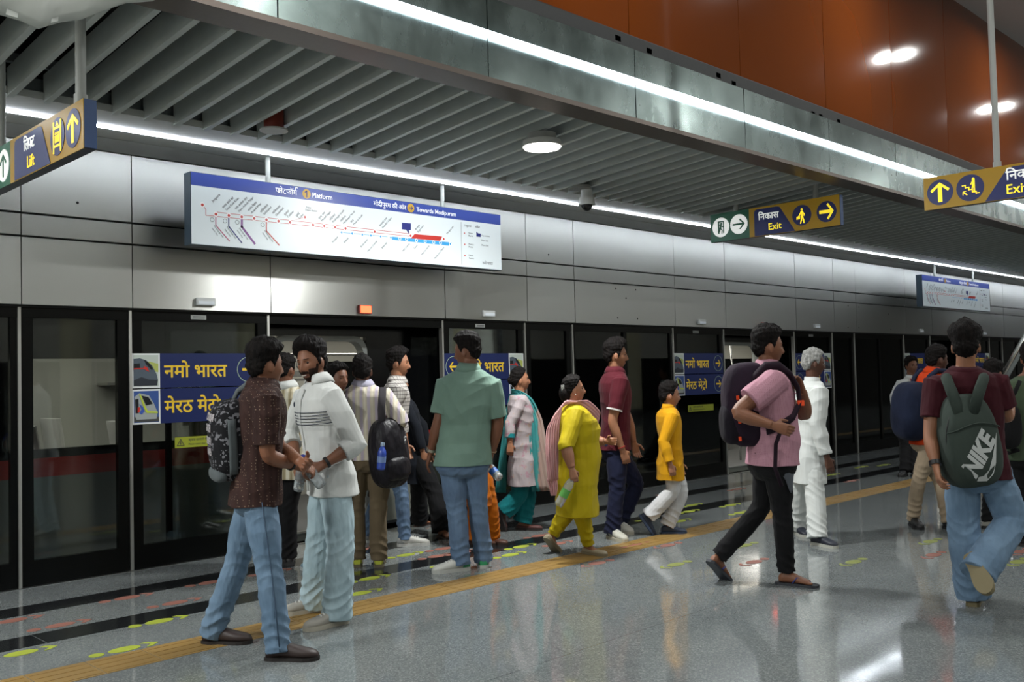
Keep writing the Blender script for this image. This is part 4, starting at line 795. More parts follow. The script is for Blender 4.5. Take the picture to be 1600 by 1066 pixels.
def person(lab, d, px, **k):
    """one figure; px gives the joints as seen, d the distance, everything else is in metres"""
    H = k.get('H', 1.72); s = H/1.72; A = {a: math.radians(k.get(a, b)) for a, b in (('hip_a', 0), ('sho_a', 0), ('head_a', 0))}
    fw = {a: R0*math.cos(v)+F0*math.sin(v) for a, v in A.items()}; lt = {a: R0*math.sin(v)-F0*math.cos(v) for a, v in A.items()}   # forward, own right-hand side
    if d is None: d = float(np.mean([depth(fl(*q[1], .088*s)) for q in (px['legr'], px['legl']) if len(q[1]) == 2]))
    pel = at(*px['pel'], d); nk = at(*px['neck'], d+k.get('dn', 0)); hc = at(*px['head'], d+k.get('dn', 0)+k.get('dh', 0))
    base = V(pel[0], pel[1], 0); E = empty('person', base, 0, lab, 'person', None); vx = k.get('vox', .005); sd = k.get('seed', 1)
    J = {'pel': pel, 'nk': nk}
    for sg, nm in ((1, 'r'), (-1, 'l')):
        J['h'+nm] = pel + lt['hip_a']*.088*s*sg; sh = nk + lt['sho_a']*k.get('shw', .165)*s*sg - UP*k.get('shd', .088)*s; J['s'+nm] = sh
        e = px['arm'+nm]; J['e'+nm] = at(e[0][0], e[0][1], depth(sh)+(e[0][2] if len(e[0]) > 2 else 0)); J['w'+nm] = at(e[1][0], e[1][1], depth(sh)+(e[1][2] if len(e[1]) > 2 else 0))
        a = px['leg'+nm]; q = a[1]; J['a'+nm] = fl(q[0], q[1], .088*s) if len(q) == 2 else at(q[0], q[1], depth(pel)+q[2])
        if J['a'+nm][2] < .086*s: J['a'+nm][2] = .086*s
        kd = (depth(J['h'+nm])+depth(J['a'+nm]))/2; J['k'+nm] = at(a[0][0], a[0][1], kd+(a[0][2] if len(a[0]) > 2 else 0))
        t = a[2]
        if len(t) == 2: v = fl(t[0], t[1], .03) - J['a'+nm]; v[2] = 0; J['t'+nm] = (unit(v), None)
        else: v = at(t[0], t[1], depth(J['a'+nm])+t[2]) - J['a'+nm]; J['t'+nm] = (unit(v), t[3] if len(t) > 3 else None)
    if k.get('report'): print(lab[:30], {a: round(float(np.linalg.norm(J[a+'r']-J[b+'r'])/s), 2) for a, b in (('s', 'e'), ('e', 'w'), ('h', 'k'), ('k', 'a'))}, {a: round(float(np.linalg.norm(J[a+'l']-J[b+'l'])/s), 2) for a, b in (('s', 'e'), ('e', 'w'), ('h', 'k'), ('k', 'a'))}, 'spine', round(float(np.linalg.norm(nk-pel)/s), 2), 'ankle z', round(J['ar'][2], 2), round(J['al'][2], 2), 'pel', round(pel[2], 2), 'head', round(float(hc[2]+.118*s), 2))
    f = fw['head_a']; pt = math.radians(k.get('pitch', 0)); rl = math.radians(k.get('roll', 0)); r = lt['head_a']; u = UP*math.cos(pt)-f*math.sin(pt); f = f*math.cos(pt)+UP*math.sin(pt); u, r = u*math.cos(rl)+r*math.sin(rl), r*math.cos(rl)-u*math.sin(rl)
    hd = dict(c=hc, f=f, u=u, r=r, s=s*k.get('hs', 1.))
    g = k.get('g', 1.); bel = k.get('belly', 0.); L = np.linalg.norm(nk-pel)
    def axes(uu): 
        w = float(np.clip(uu, 0, 1)); l = unit(lt['hip_a']*(1-w)+lt['sho_a']*w); ax = unit((nk-pel)*min(1, max(0, uu+.15)*2)+UP*L*max(0, .35-uu)*2); fo = unit(np.cross(ax, l)); return l, fo
    def centre(uu): return pel+(nk-pel)*uu if uu >= 0 else pel-UP*(-uu)*L*(1)
    def ring(uu, ease, n=26, gm=1., sw=0.):
        a, b, c = (lerp(uu, TU, T)*s for T in (TA, TF, TBk)); wg = float(np.interp(uu, [.0, .3, .6, .85, .95], [g, g, g, 1+(g-1)*.6, 1])); l, fo = axes(uu)
        bf = b*wg+bel*s*float(g_(uu-.28, .25))+k.get('bust', 0)*s*float(g_(uu-.66, .13)); out = []
        for x, y in sq(1, 1, n, 2.25): out.append(centre(uu)+l*x*(a*wg*gm+ease)+fo*(y*(bf if y > 0 else c*wg)*gm+(ease if y > 0 else -ease)*abs(y))+fo*sw*s)
        return out
    # ---- body: one continuous surface
    b = MB(); b.loft([ring(uu, -.010*s) for uu in (-.06, .05, .22, .42, .6, .74, .85, .93, .985, 1.03)])
    b.loft([list(row) for row in head_pts(hd, HG)])
    hb = hc - hd['f']*.018*s - hd['u']*.055*s; b.tube([nk-UP*.05*s+fw['sho_a']*.0*s, nk*.5+hb*.5-UP*.01, hb], [.060*s*k.get('nkw', 1), .054*s*k.get('nkw', 1), .054*s*k.get('nkw', 1)], 16)
    for sg in (1, -1): b.ball(hc+(hd['r']*sg*.074-hd['f']*.010-hd['u']*.014)*hd['s'], (.008*s, .017*s, .030*s), hd['r']*sg+hd['f']*.35, hd['f'], hd['u'], 10, 8)
    cu = k.get('curl', (.35, .35)); hd_dirs = k.get('hands', {}); GR = {}
    for sg, nm in ((1, 'r'), (-1, 'l')):
        S_, e, w = J['s'+nm], J['e'+nm], J['w'+nm]; am = k.get('arm', 1.)*s
        limb(b, [S_, S_*.5+e*.5, e, e*.65+w*.35, w], [.056*am, .050*am, .041*am, .042*am, .027*am])
        hv = hd_dirs.get(nm); dv = unit(w-e); n_ = -lt['sho_a']*sg
        if hv: dv = unit(hv[0] if len(hv[0]) == 3 and not isinstance(hv[0], tuple) else R0*hv[0][0]+F0*hv[0][1]+UP*hv[0][2]); n_ = R0*hv[1][0]+F0*hv[1][1]+UP*hv[1][2]
        GR[nm] = (hand(b, w+dv*.012*s, dv, n_, s*.97, cu[0 if sg > 0 else 1], sg), dv, n_)
        h, kn, an = J['h'+nm], J['k'+nm], J['a'+nm]
        limb(b, [h, h*.5+kn*.5, kn, kn*.65+an*.35, an], [.080*s, .070*s, .052*s, .050*s, .036*s]); bare_foot(b, an, J['t'+nm][0], s*.94, J['t'+nm][1], 1.0 if k.get('shoe') in (None, 'sandal') else .92)
    sk = skin('skin_'+k.get('skin', 'mid'), SK[k.get('skin', 'mid')]); lipm = mat('lip_'+k.get('skin', 'mid'), {'fair': '#8a4f46', 'mid': '#6e3c34', 'tan': '#5f352c', 'deep': '#43261f'}[k.get('skin', 'mid')], .5)
    def lips(P):
        q = (P + base - hc); x, y, z = q@hd['r']/hd['s'], q@hd['f']/hd['s'], q@hd['u']/hd['s']; return (np.abs(x) < .021) & (y > .05) & (np.abs(z+.0745) < .0095*(1-(x/.024)**2))
    body = fuse(b, 'body', [sk, lipm], E, vx, 2, 0, 0, lips)
    # ---- eyes, hair, brows, beard
    if k.get('eyes', True):
        for sg in (1, -1):
            c = V(.0305*sg, 0, .000); j = np.argmin(np.abs(HG[NV//2, :, 0]-c[0])+1e3*(HG[NV//2, :, 1] < 0)); c[1] = HG[NV//2, j, 1]-.0075; m = MB(); R_ = .0115*hd['s']; cc = head_pts(hd, c); rings = []
            for i in range(13): ph = -math.pi/2+math.pi*(i+.5)/13; rings.append([cc+hd['r']*R_*math.cos(ph)*math.cos(2*math.pi*q/14)+hd['u']*R_*math.cos(ph)*math.sin(2*math.pi*q/14)+hd['f']*R_*math.sin(ph) for q in range(14)])
            m.loft(rings); m.mi = [1 if i//14 >= 8 or i == len(m.f)-1 else 0 for i in range(len(m.f))]; m.build('eye', [mat('eye_white', '#8f8279', .4), mat('eye_iris', '#140c08', .2)], E, smooth=True)
    hm = k.get('hairm') or hairmat('hair_black', '#0b0909', '#1c1715'); st = k.get('hair', 'man'); xs, ys = HAIRLINE[st]; zl = np.interp(HDEG, xs, ys)
    w = sstep((HG[..., 2]-zl+k.get('recede', 0)*0)/.012); top = sstep((HG[..., 2]-.02)/.07); vol = k.get('vol', .022)
    th = .010+vol*top*(1+.35*sstep((70-HDEG)/60)*(st == 'quiff')) + .006*sstep((HDEG-100)/50)
    shell(hd, w, th*k.get('thin', 1), 'hair', hm, E, .009, sd)
    br = sstep(1.5-np.abs(HG[..., 2]-.0215-.10*(.03-np.abs(HG[..., 0]-0)).clip(-.02, .0))/.0035)*sstep((.050-np.abs(HG[..., 0]))/.006)*sstep((np.abs(HG[..., 0])-.010)/.006)*(HG[..., 1] > 0); shell(hd, br, .0028, 'eyebrows', hm, E)
    bd = k.get('beard', 0)
    if bd:
        jaw = sstep((-.030-HG[..., 2]+.0*HDEG-(np.clip(40-HDEG, 0, 40)/40)*.022)/.012)*sstep((86-HDEG)/10)*sstep((HG[..., 2]+.125)/.01); side = sstep((HDEG-62)/8)*sstep((84-HDEG)/8)*sstep((.0-HG[..., 2])/.02)
        mo = sstep((.030-np.abs(HG[..., 0]))/.006)*sstep((.010-np.abs(HG[..., 2]+.059))/.004)*(HG[..., 1] > .04); lp = g_(HG[..., 2]+.075, .008)*(np.abs(HG[..., 0]) < .022)*(HDEG < 40)
        jaw = jaw*(1-sstep((38-HDEG)/14)*sstep((HG[..., 2]+.092)/.008)); w = np.clip(np.maximum(jaw, side)*(1-lp)*(1 if bd >= 1 else 0) + mo, 0, 1); shell(hd, w, .0045 if bd >= 1 else .003, 'beard' if bd >= 1 else 'moustache', hairmat('beard_brown', '#1f1511', '#35241c'), E, .003, sd)
    if k.get('bun'):
        bx, by, bz, br_ = k['bun']; c = head_pts(hd, V(bx, by, bz)); m = MB().ball(c, (br_, br_*.8, br_*1.1), hd['r'], hd['f'], hd['u'], 16, 11); m.build('hair_bun', hm, E, smooth=True)
    # ---- lower garment
    lo = k['lower']; m = MB(); rd = np.array(lo['r'])*s
    m.loft([ring(-.13*s/L*.9, .0, gm=.62), ring(-.085*s/L, .004*s, gm=.86), ring(-.04*s/L, .010*s, gm=.97), ring(.03*s/L, .012*s), ring(.08, .012*s), ring(lo.get('top', .12), .010*s)])
    for nm in ('r', 'l'):
        h, kn, an = J['h'+nm], J['k'+nm], J['a'+nm]; en = an + unit(an-kn)*lo.get('drop', .03)*s
        if lo.get('drop', .03) > 0 and en[2] < .035: en = en + UP*(.035-en[2])
        limb(m, [h, h*.5+kn*.5, kn, kn*.6+an*.4, en], rd, 16)
    lower = fuse(m, lo.get('name', 'trousers'), lo['m'], E, vx*1.15, 3, -lo.get('fold', .011), sd)
    # ---- upper garment
    up = k['upper']; m = MB(); ez = up.get('ease', .014)*s; hem = up.get('hem', -.16); us = [uu for uu in (-.12, .05, .22, .42, .6, .74, .85, .93, .985) if uu > hem+.03]
    fl_ = up.get('flare', 0.)
    rows = [ring(hem*(1-q), ez, gm=1+fl_*(1-q)) for q in (0, .25, .5, .75)] if hem < -.35 else [ring(hem, ez*1.15)]
    if hem < -.35: us = [uu for uu in us if uu > -.05]
    m.loft(rows + [ring(uu, ez) for uu in us] + [ring(1.015, .004*s)])
    sl = up.get('sleeve', .6); ar = k.get('arm', 1.)*s; se = up.get('sleeve_ease', .016)*s
    for nm in ('r', 'l'):
        S_, e, w = J['s'+nm], J['e'+nm], J['w'+nm]; t0 = S_ + (nk-S_)*.30 - UP*.01*s
        P = lambda q: S_+(e-S_)*q if q <= 1 else e+(w-e)*(q-1)
        R_ = lambda q: float(np.interp(q, [0, .5, 1, 1.35, 2], [.060, .052, .044, .043, .030]))*ar + se*up.get('cuff', 1.) if q >= sl-.01 else float(np.interp(q, [0, .5, 1, 1.35, 2], [.060, .052, .044, .043, .030]))*ar + se
        qs = [q for q in (0, .3, .6, .85, 1, 1.15, 1.4, 1.7) if q < sl-.06] + [sl]; m.tube([t0]+[P(q) for q in qs], [.046*ar]+[R_(q) for q in qs], 16)
        m.ball(S_, (.058*ar+se*.35,)*3)
    upper = fuse(m, up.get('name', 'shirt'), up['m'], E, vx, 3, up.get('fold', .010), sd+3)
    if up.get('band'):                                 # contrasting sleeve edge
        for nm in ('r', 'l'):
            S_, e = J['s'+nm], J['e'+nm]; t = unit(e-S_); p = S_+(e-S_)*sl; R2 = float(np.interp(sl, [0, .5, 1], [.060, .052, .044]))*ar+se*1.12+.002; MB().tube([p-t*.012, p+t*.002], [R2, R2], 18).build('sleeve_band', up['band'], E, smooth=40)
    if up.get('collar') is not None:
        l, fo = axes(1.0); axn = unit(hb-nk+UP*.05); fo = unit(fo-axn*(fo@axn)); l = np.cross(fo, axn); o_ = nk+UP*.004; rows = []; op_ = up.get('open', 14); hgt = up.get('col_h', .045)*s
        for rr, zz in ((.078, -.012), (.066, hgt*.9), (.068, hgt*1.02), (.092, .25*hgt), (.100, -.018)) if not up.get('stand') else ((.082, -.014), (.070, .2*hgt), (.067, hgt)):
            rows.append([o_+(l*math.sin(w_)*rr+fo*math.cos(w_)*rr*.96)*s+axn*(zz-.012*max(0, math.cos(w_))) for w_ in np.linspace(math.radians(op_), 2*math.pi-math.radians(op_), 26)])
        MB().grid(np.array(rows), .004).build('collar', up['collar'], E, smooth=True)
    # ---- shoes
    stl = k.get('shoe')
    for nm in ('r', 'l'):
        if stl == 'sandal':
            dv, uu, rr = foot_frame(J['a'+nm], *J['t'+nm]); o_ = J['a'+nm]-uu*.086*s-dv*.075*s; Ls = .285*s; sh_ = k['shoe_m']; ts = [0, .08, .25, .45, .65, .85, .96, 1]; ws = [.02, .036, .037, .036, .044, .050, .038, .012]
            ol = [(t*Ls, a*s) for t, a in zip(ts, ws)]; F = MB().poly(ol+[(x, -y) for x, y in reversed(ol)], o_, dv, rr, uu, .018*s, -.004*s).build('sandal', sh_['sole'], E)
            tp = o_+dv*.80*Ls+uu*.018*s; MB().tube([o_+dv*.42*Ls+rr*.038*s+uu*.016*s, o_+dv*.52*Ls+rr*.026*s+uu*.055*s, tp+uu*.012*s, tp, tp+uu*.012*s, o_+dv*.52*Ls-rr*.026*s+uu*.056*s, o_+dv*.42*Ls-rr*.038*s+uu*.016*s], .006*s, 8, flat=(uu, .7)).build('strap', sh_['strap'], F, smooth=True)
        elif stl: shoe(J['a'+nm], J['t'+nm][0], s, E, k['shoe_m'], J['t'+nm][1], stl == 'low')
    return dict(E=E, J=J, s=s, hd=hd, ring=ring, axes=axes, grip=GR, fw=fw, lt=lt, nk=nk, pel=pel, L=L)
def bracelet(P, nm, mt, name='bracelet', r=.036, w=.006, at_=.93):
    e, wr = P['J']['e'+nm], P['J']['w'+nm]; t = unit(wr-e); p = e+(wr-e)*at_; s = P['s']; MB().tube([p-t*w, p+t*w], [r*s, r*s], 18).build(name, mt, P['E'], smooth=40)
# ---- cloths
def pattern(name, base, kind, c2, c3=None):
    if name in MATS: return MATS[name]
    t = NT(name); co = t.coord(); sep = t.n('ShaderNodeSeparateXYZ'); t.l(co, sep.inputs[0]); ln = lambda ax, k, w: t.math('LESS_THAN', t.math('ABSOLUTE', t.math('SUBTRACT', t.math('FRACT', t.math('MULTIPLY', ax, k)), .5)), w)
    lat = t.math('ADD', t.math('MULTIPLY', sep.outputs[0], R0[0]), t.math('MULTIPLY', sep.outputs[1], R0[1])); dep_ = t.math('ADD', t.math('MULTIPLY', sep.outputs[0], F0[0]), t.math('MULTIPLY', sep.outputs[1], F0[1]))
    c = t.ramp(t.noise(10, co), [(.3, base), (.8, base)])
    if kind == 'check': k = t.math('MAXIMUM', ln(t.math('ADD', lat, t.math('MULTIPLY', dep_, .9)), 34, .07), ln(sep.outputs[2], 30, .08)); c = t.mix(k, c, c2)
    if kind == 'stripe': c = t.mix(ln(lat, 17, .2), c, c2); c = t.mix(ln(t.math('ADD', lat, .03), 17, .12), c, c3 or c2)
    if kind == 'dots':
        v = t.n('ShaderNodeTexVoronoi'); v.inputs['Scale'].default_value = 62; v.inputs['Randomness'].default_value = .35; t.l(co, v.inputs[0]); k = t.math('LESS_THAN', v.outputs['Distance'], .20)
        if c3: wv = t.n('ShaderNodeTexWave', bands_direction='X'); wv.inputs['Scale'].default_value = 9; t.l(co, wv.inputs[0]); c = t.mix(t.math('MULTIPLY', wv.outputs['Fac'], .55), c, c3)
        c = t.mix(k, c, c2)
    if kind == 'pin': 
        v = t.n('ShaderNodeTexVoronoi'); v.inputs['Scale'].default_value = 95; v.inputs['Randomness'].default_value = .05; t.l(co, v.inputs[0]); c = t.mix(t.math('MULTIPLY', t.math('LESS_THAN', v.outputs['Distance'], .33), .6), c, c2)
    if kind == 'floral':
        v = t.noise(13, co, 3, .6); c = t.mix(t.math('GREATER_THAN', v, .60), c, c2); c = t.mix(t.math('GREATER_THAN', t.noise(17, t.coord((1.1, .9, 1.2)), 3, .6), .63), c, c3)
    if kind == 'print':
        v = t.n('ShaderNodeTexVoronoi', feature='F1', distance='CHEBYCHEV'); v.inputs['Scale'].default_value = 15; t.l(t.coord((1, 1, 1.9)), v.inputs[0]); k = t.math('MULTIPLY', t.math('GREATER_THAN', t.noise(48, t.coord((1.1, 1.1, 1)), 1), .56), t.math('LESS_THAN', v.outputs['Distance'], .46)); c = t.mix(k, c, c2)
    t.l(c, t.b.inputs['Base Color']); t.b.inputs['Roughness'].default_value = .85; t.b.inputs['Specular IOR Level'].default_value = .2
    t.bump(t.noise(14, t.coord((1, 1, .45)), 2, .4), .4, .035); MATS[name] = t.m; return t.m
def denim(name, c1, c2): return cloth(name, c1, .5, c2, bump=.7, fold=20)
SH = lambda u_, s_, **q: dict(upper=mat('shoe_'+u_[1:], u_, .5), sole=mat('sole_'+s_[1:], s_, .6), **q)
SLIM, STR, WIDE, BAG = [.094, .086, .066, .064, .060], [.096, .090, .074, .073, .072], [.098, .096, .086, .087, .092], [.100, .101, .094, .097, .106]
RP = False
KHAKI = cloth('khaki_cloth', '#5e5240', .5, '#6a5d49'); BLACKC = cloth('black_cloth', '#0e0e10', .5, '#161618'); WHITEC = cloth('white_cloth', '#c9ccca', .5, '#d6d8d5'); 
J1 = denim('denim_mid', '#52697f', '#7189a0'); J2 = denim('denim_ice', '#9bb2bb', '#adc2ca'); J3 = denim('denim_slate', '#4f627c', '#617892'); J4 = denim('denim_light', '#607890', '#758ea6'); NAVYC = cloth('navy_cloth', '#12162c', .5, '#181d36')
T = lambda m, r=STR, **q: dict(m=m, r=r, **q)
BROWN = pattern('brown_beaded', '#3a2723', 'dots', '#7d6a59', '#271a19')
p_brown = person('young man in a beaded brown shirt and blue jeans clasping hands', None, dict(pel=(401, 771), neck=(411, 601), head=(416, 571),
    armr=((417, 713, -.02), (457, 727, .16)), armr_=0, arml=((436, 700, -.05), (470, 722, -.30)), legr=((421, 890), (434, 1005), (478, 1022)), legl=((371, 880), (334, 981), (388, 997))),
    H=1.72, hip_a=22, sho_a=22, head_a=44, skin='mid', hair='man', vol=.034, lower=T(J1, STR, drop=.045), upper=dict(name='shirt', m=BROWN, hem=-.10, sleeve=.80, sleeve_ease=.022, cuff=1.15, collar=BROWN, ease=.020), curl=(.7, .7), shoe='std', shoe_m=SH('#2c1f1c', '#17110f', sole_h=.02), vox=.0045, seed=2, report=RP, hands={'r': ((.9, .35, -.25), (-.2, .5, -.8))})
J = p_brown['J']; sd_ = p_brown['lt']['hip_a']; q_ = [J['hr'], J['hr']*.5+J['kr']*.5, J['kr'], J['kr']*.6+J['ar']*.4, J['ar']-UP*.03]
MB().tube([p+sd_*(r_+.001) for p, r_ in zip(q_, STR)], .0035, 6).build('side_seam', mat('seam_blue', '#3a4e63', .8), p_brown['E'], smooth=True)
bracelet(p_brown, 'r', mat('cord_black', '#0c0c0e', .6), 'wrist_cord', .033, .007)
p_white = person('smiling bearded man in a striped white shirt and pale jeans clasping hands', None, dict(pel=(517, 748), neck=(497, 598), head=(486, 566),
    armr=((452, 676, .02), (464, 726, -.20)), arml=((557, 694, -.03), (507, 725, -.12)), legr=((500, 845, -.05), (492, 934), (449, 954)), legl=((533, 850, -.04), (527, 952), (490, 976))),
    H=1.78, hip_a=205, sho_a=218, head_a=242, pitch=-6, roll=6, skin='mid', hair='quiff', vol=.034, beard=1, lower=T(J2, WIDE, drop=.05), g=1.06, upper=dict(name='shirt', m=WHITEC, hem=-.16, sleeve=1.42, sleeve_ease=.020, collar=WHITEC, open=38, ease=.020), curl=(.7, .8), shoe='std', shoe_m=SH('#a39f96', '#b5b0a2', laces=mat('lace_white', '#d0d0cc', .6)), vox=.0045, seed=3, report=RP, hands={'l': ((-.75, -.25, -.35), (-.3, .6, -.7)), 'r': ((.3, -.8, -.4), (.6, .3, -.6))})
hd_ = p_white['hd']; MB().grid([[head_pts(hd_, V(x, .0885-22*x*x*1.0, z+6*x*x)) for x in np.linspace(-.017, .017, 7)] for z in (-.0775, -.0715)], .003).build('teeth', mat('teeth_white', '#cfc6ba', .3), p_white['E'], smooth=True)
bracelet(p_white, 'l', mat('cord_black'), 'wrist_cord', .034, .009)
m = MB()
for q in range(5):                                    # thin printed lines across the chest, front half only
    uu = .60+.030*q; r_ = p_white['ring'](uu, .0255*p_white['s']); pts = [r_[i] for i in range(0, 14)]; m.tube(pts, .0024, 5)
m.build('chest_lines', mat('line_navy', '#2a3140', .7), p_white['E'])
r_ = p_white['ring'](.80, .026*p_white['s'])[4]; l, fo = p_white['axes'](.8); MB().ball(r_, (.010, .004, .017), l, fo, UP).build('chest_logo', mat('line_navy'), p_white['E'], smooth=True)
m = MB(); m.tube([p_white['ring'](uu, .024*p_white['s'])[6]*.5+p_white['ring'](uu, .024*p_white['s'])[7]*.5 for uu in (-.1, .1, .3, .5, .7, .85, .95)], .014, 8, flat=(fo, .35)); m.build('placket', WHITEC, p_white['E'], smooth=True)
p3 = person('person half hidden between the two men who clasp hands', None, dict(pel=(450, 728), neck=(448, 603), head=(446, 578), armr=((470, 655), (465, 690)), arml=((432, 655), (440, 695)), legr=((452, 790), (452, 866), (450, 850)), legl=((444, 790), (443, 866), (440, 850))), H=1.62, hip_a=70, sho_a=75, head_a=70, skin='tan', lower=T(BLACKC), upper=dict(m=pattern('pale_stripe', '#b7ad92', 'stripe', '#d2cdbb', '#94886c'), sleeve=1.5, collar=WHITEC), shoe='std', shoe_m=SH('#151517', '#2b2b2b'), vox=.007, eyes=False, seed=4, report=RP)
p4 = person('dark haired person mostly hidden behind the white shirted man, only hair and brow showing', None, dict(pel=(512, 722), neck=(524, 616), head=(529, 592), armr=((514, 665), (512, 705)), arml=((534, 665), (532, 705)), legr=((503, 800), (492, 878), (478, 884)), legl=((520, 800), (514, 872), (500, 880))), H=1.58, hip_a=20, sho_a=20, head_a=-40, skin='tan', lower=T(cloth('maroon_trouser', '#2b1414', .5)), upper=dict(m=BLACKC, sleeve=.6), shoe='std', shoe_m=SH('#7e97a4', '#b0b5b5'), vox=.007, seed=5, report=RP)
BEI = pattern('beige_stripe', '#c4bba6', 'stripe', '#b3a9b6', '#d0c9b8')
p_beige = person('man in a striped beige shirt and khaki trousers seen from behind at the open door', None, dict(pel=(576, 716), neck=(567, 602), head=(566, 580), arml=((550, 660), (556, 705)), armr=((627, 657, -.06), (600, 690, .12)), legl=((556, 795), (558, 868), (553, 850)), legr=((591, 797), (592, 868), (597, 850))), H=1.68, hip_a=88, sho_a=84, head_a=95, skin='deep', vol=.016, lower=T(KHAKI, STR), upper=dict(m=BEI, hem=-.02, sleeve=1.9, sleeve_ease=.024, collar=cloth('lilac_collar', '#a8a5b6', .5), ease=.02), shoe='std', shoe_m=SH('#6f6c6a', '#5a5340', accent=mat('heel_lime', '#a9b03c', .5)), vox=.005, eyes=False, seed=6, report=RP)
CHK = pattern('check_white', '#b9b5b0', 'check', '#5b5453')
p_check = person('young man in a checked white shirt and jeans in profile before the open train door', None, dict(pel=(611, 702), neck=(621, 595), head=(623, 568), armr=((604, 658, -.02), (616, 694, .1)), arml=((626, 655, 0), (634, 692, 0)), legr=((628, 775), (632, 838), (676, 846)), legl=((590, 775), (574, 832), (598, 836))), H=1.72, hip_a=8, sho_a=14, head_a=4, skin='fair', hair='quiff', vol=.028, beard=.5, lower=T(J3, SLIM), upper=dict(m=CHK, hem=-.04, sleeve=1.6, collar=CHK), shoe='std', shoe_m=SH('#b5b4ae', '#b9b9b5', accent=mat('heel_grey', '#8b8d8c', .5), laces=mat('lace_white')), vox=.005, seed=7, report=RP)
p7 = person('dark clothed person boarding the train behind the man in the checked shirt', None, dict(pel=(652, 716), neck=(630, 622), head=(623, 598), armr=((650, 668), (660, 705)), arml=((660, 665), (668, 700)), legr=((682, 775), (690, 826), (706, 838)), legl=((655, 775), (655, 810), (672, 814))), H=1.55, hip_a=10, sho_a=10, head_a=0, skin='fair', hair='woman', vol=.012, lower=T(BLACKC, BAG), upper=dict(name='tunic', m=cloth('ink_cloth', '#101319', .5, '#191d25'), hem=-.4, sleeve=1.9), shoe='sandal', shoe_m=dict(sole=mat('sandal_brown', '#3a261f', .5), strap=mat('sandal_brown')), vox=.006, seed=8, report=RP)
SAGE = cloth('sage_cloth', '#637c70', .4, '#6d867a', fold=10)
p_green = person('broad man in a sage green polo and blue jeans with his back turned, looking left', None, dict(pel=(723, 722), neck=(732, 578), head=(729, 549), arml=((687, 655, -.02), (673, 707, .04)), armr=((778, 660, .02), (768, 708, .06)), legl=((714, 797), (720, 873), (680, 890)), legr=((747, 797), (755, 868), (759, 853))), H=1.79, hip_a=98, sho_a=94, head_a=158, pitch=-5, skin='tan', hair='man', vol=.028, shd=.118, shw=.158, g=1.10, arm=1.12, nkw=1.1, lower=T(J3, STR, drop=.045), upper=dict(name='polo_shirt', m=SAGE, hem=-.03, sleeve=.86, sleeve_ease=.026, cuff=1.1, collar=SAGE, ease=.024, col_h=.05), shoe='std', shoe_m=SH('#b9bab4', '#a9aaa5', accent=mat('heel_green', '#2c8a5a', .5), laces=mat('lace_white')), vox=.0045, seed=9, report=RP, curl=(.75, .3))
bracelet(p_green, 'l', mat('watch_steel', '#b3aea0', .3, .8), 'wristwatch', .036, .010); bracelet(p_green, 'r', mat('bangle_copper', '#b09a7e', .35, .6), 'bangle', .035, .004)
ORC = cloth('orange_cotton', '#b95f0d', .4, '#c96f15')
p9 = person('woman in loose orange clothes mostly hidden behind the man in the green polo', None, dict(pel=(748, 732), neck=(741, 640), head=(741, 616), armr=((752, 680), (756, 715)), arml=((735, 680), (738, 712)), legr=((764, 790), (766, 836), (782, 846)), legl=((745, 790), (740, 840), (752, 848))), H=1.5, hip_a=10, sho_a=10, head_a=5, skin='tan', hair='woman', vol=.012, lower=T(ORC, BAG), upper=dict(name='kurta', m=ORC, hem=-.62, sleeve=1.2, flare=.1), shoe='low', shoe_m=SH('#4a2d22', '#2a1d18'), vox=.007, eyes=False, seed=10, report=RP)
LIL = pattern('lilac_floral', '#a49a9c', 'floral', '#a5838e', '#ab9488'); TEAL = cloth('teal_cloth', '#0d6367', .4, '#13747a')
p_lilac = person('woman in a floral lilac kurta, teal trousers and long teal scarf walking right', None, dict(pel=(817, 717), neck=(812, 616), head=(813, 594), armr=((797, 663, -.06), (797, 692, -.09)), arml=((823, 668, .0), (834, 698, -.05)), legl=((825, 775), (816, 815), (844, 824)), legr=((812, 772), (789, 798, -.05), (795, 826, .02))), H=1.57, hip_a=4, sho_a=4, head_a=4, pitch=4, skin='fair', hair='woman', vol=.012, bun=(0, -.105, .005, .036), bust=.02, lower=T(TEAL, BAG, drop=.01), upper=dict(name='kurta', m=LIL, hem=-.40, flare=.20, sleeve=1.72, sleeve_ease=.014, ease=.024), shoe='low', shoe_m=SH('#54302c', '#2e2421'), vox=.005, seed=11, report=RP, curl=(.9, .5), shw=.150)
MB().tube([p_lilac['J']['wr']-unit(p_lilac['J']['wr']-p_lilac['J']['er'])*.045, p_lilac['J']['wr']-unit(p_lilac['J']['wr']-p_lilac['J']['er'])*.085], [.046, .047], 16).build('sleeve_band', TEAL, p_lilac['E'], smooth=40)
YL = cloth('yellow_silk', '#a89407', .4, '#b7a410', rough=.6)
p_yel = person('woman in a mustard yellow kurta set with a pink scarf holding a bottle', None, dict(pel=(902, 738), neck=(893, 630), head=(897, 609), armr=((884, 697, -.13), (893, 731, -.18)), arml=((930, 690, .05), (945, 690, .0)), legr=((908, 800), (919, 851), (946, 864)), legl=((885, 800), (863, 836, .10), (880, 858, .10))), H=1.52, hip_a=6, sho_a=10, head_a=2, pitch=6, skin='fair', hair='woman', vol=.014, bun=(0, -.088, -.028, .066), bust=.065, g=1.42, belly=.065, arm=1.32, shd=.10, lower=T(YL, [.110, .112, .096, .078, .060], drop=.0), upper=dict(name='kurta', m=YL, hem=-.60, flare=.06, sleeve=1.12, sleeve_ease=.016, ease=.02), shoe='low', shoe_m=SH('#9b9078', '#7d735c'), vox=.0045, seed=12, report=RP, curl=(.9, .5), shw=.160)
bracelet(p_yel, 'r', mat('bangle_maroon', '#5a1f22', .4), 'bangle', .036, .008, .88)
c = head_pts(p_yel['hd'], V(.048, -.098, .012)); l = p_yel['hd']; m = MB()
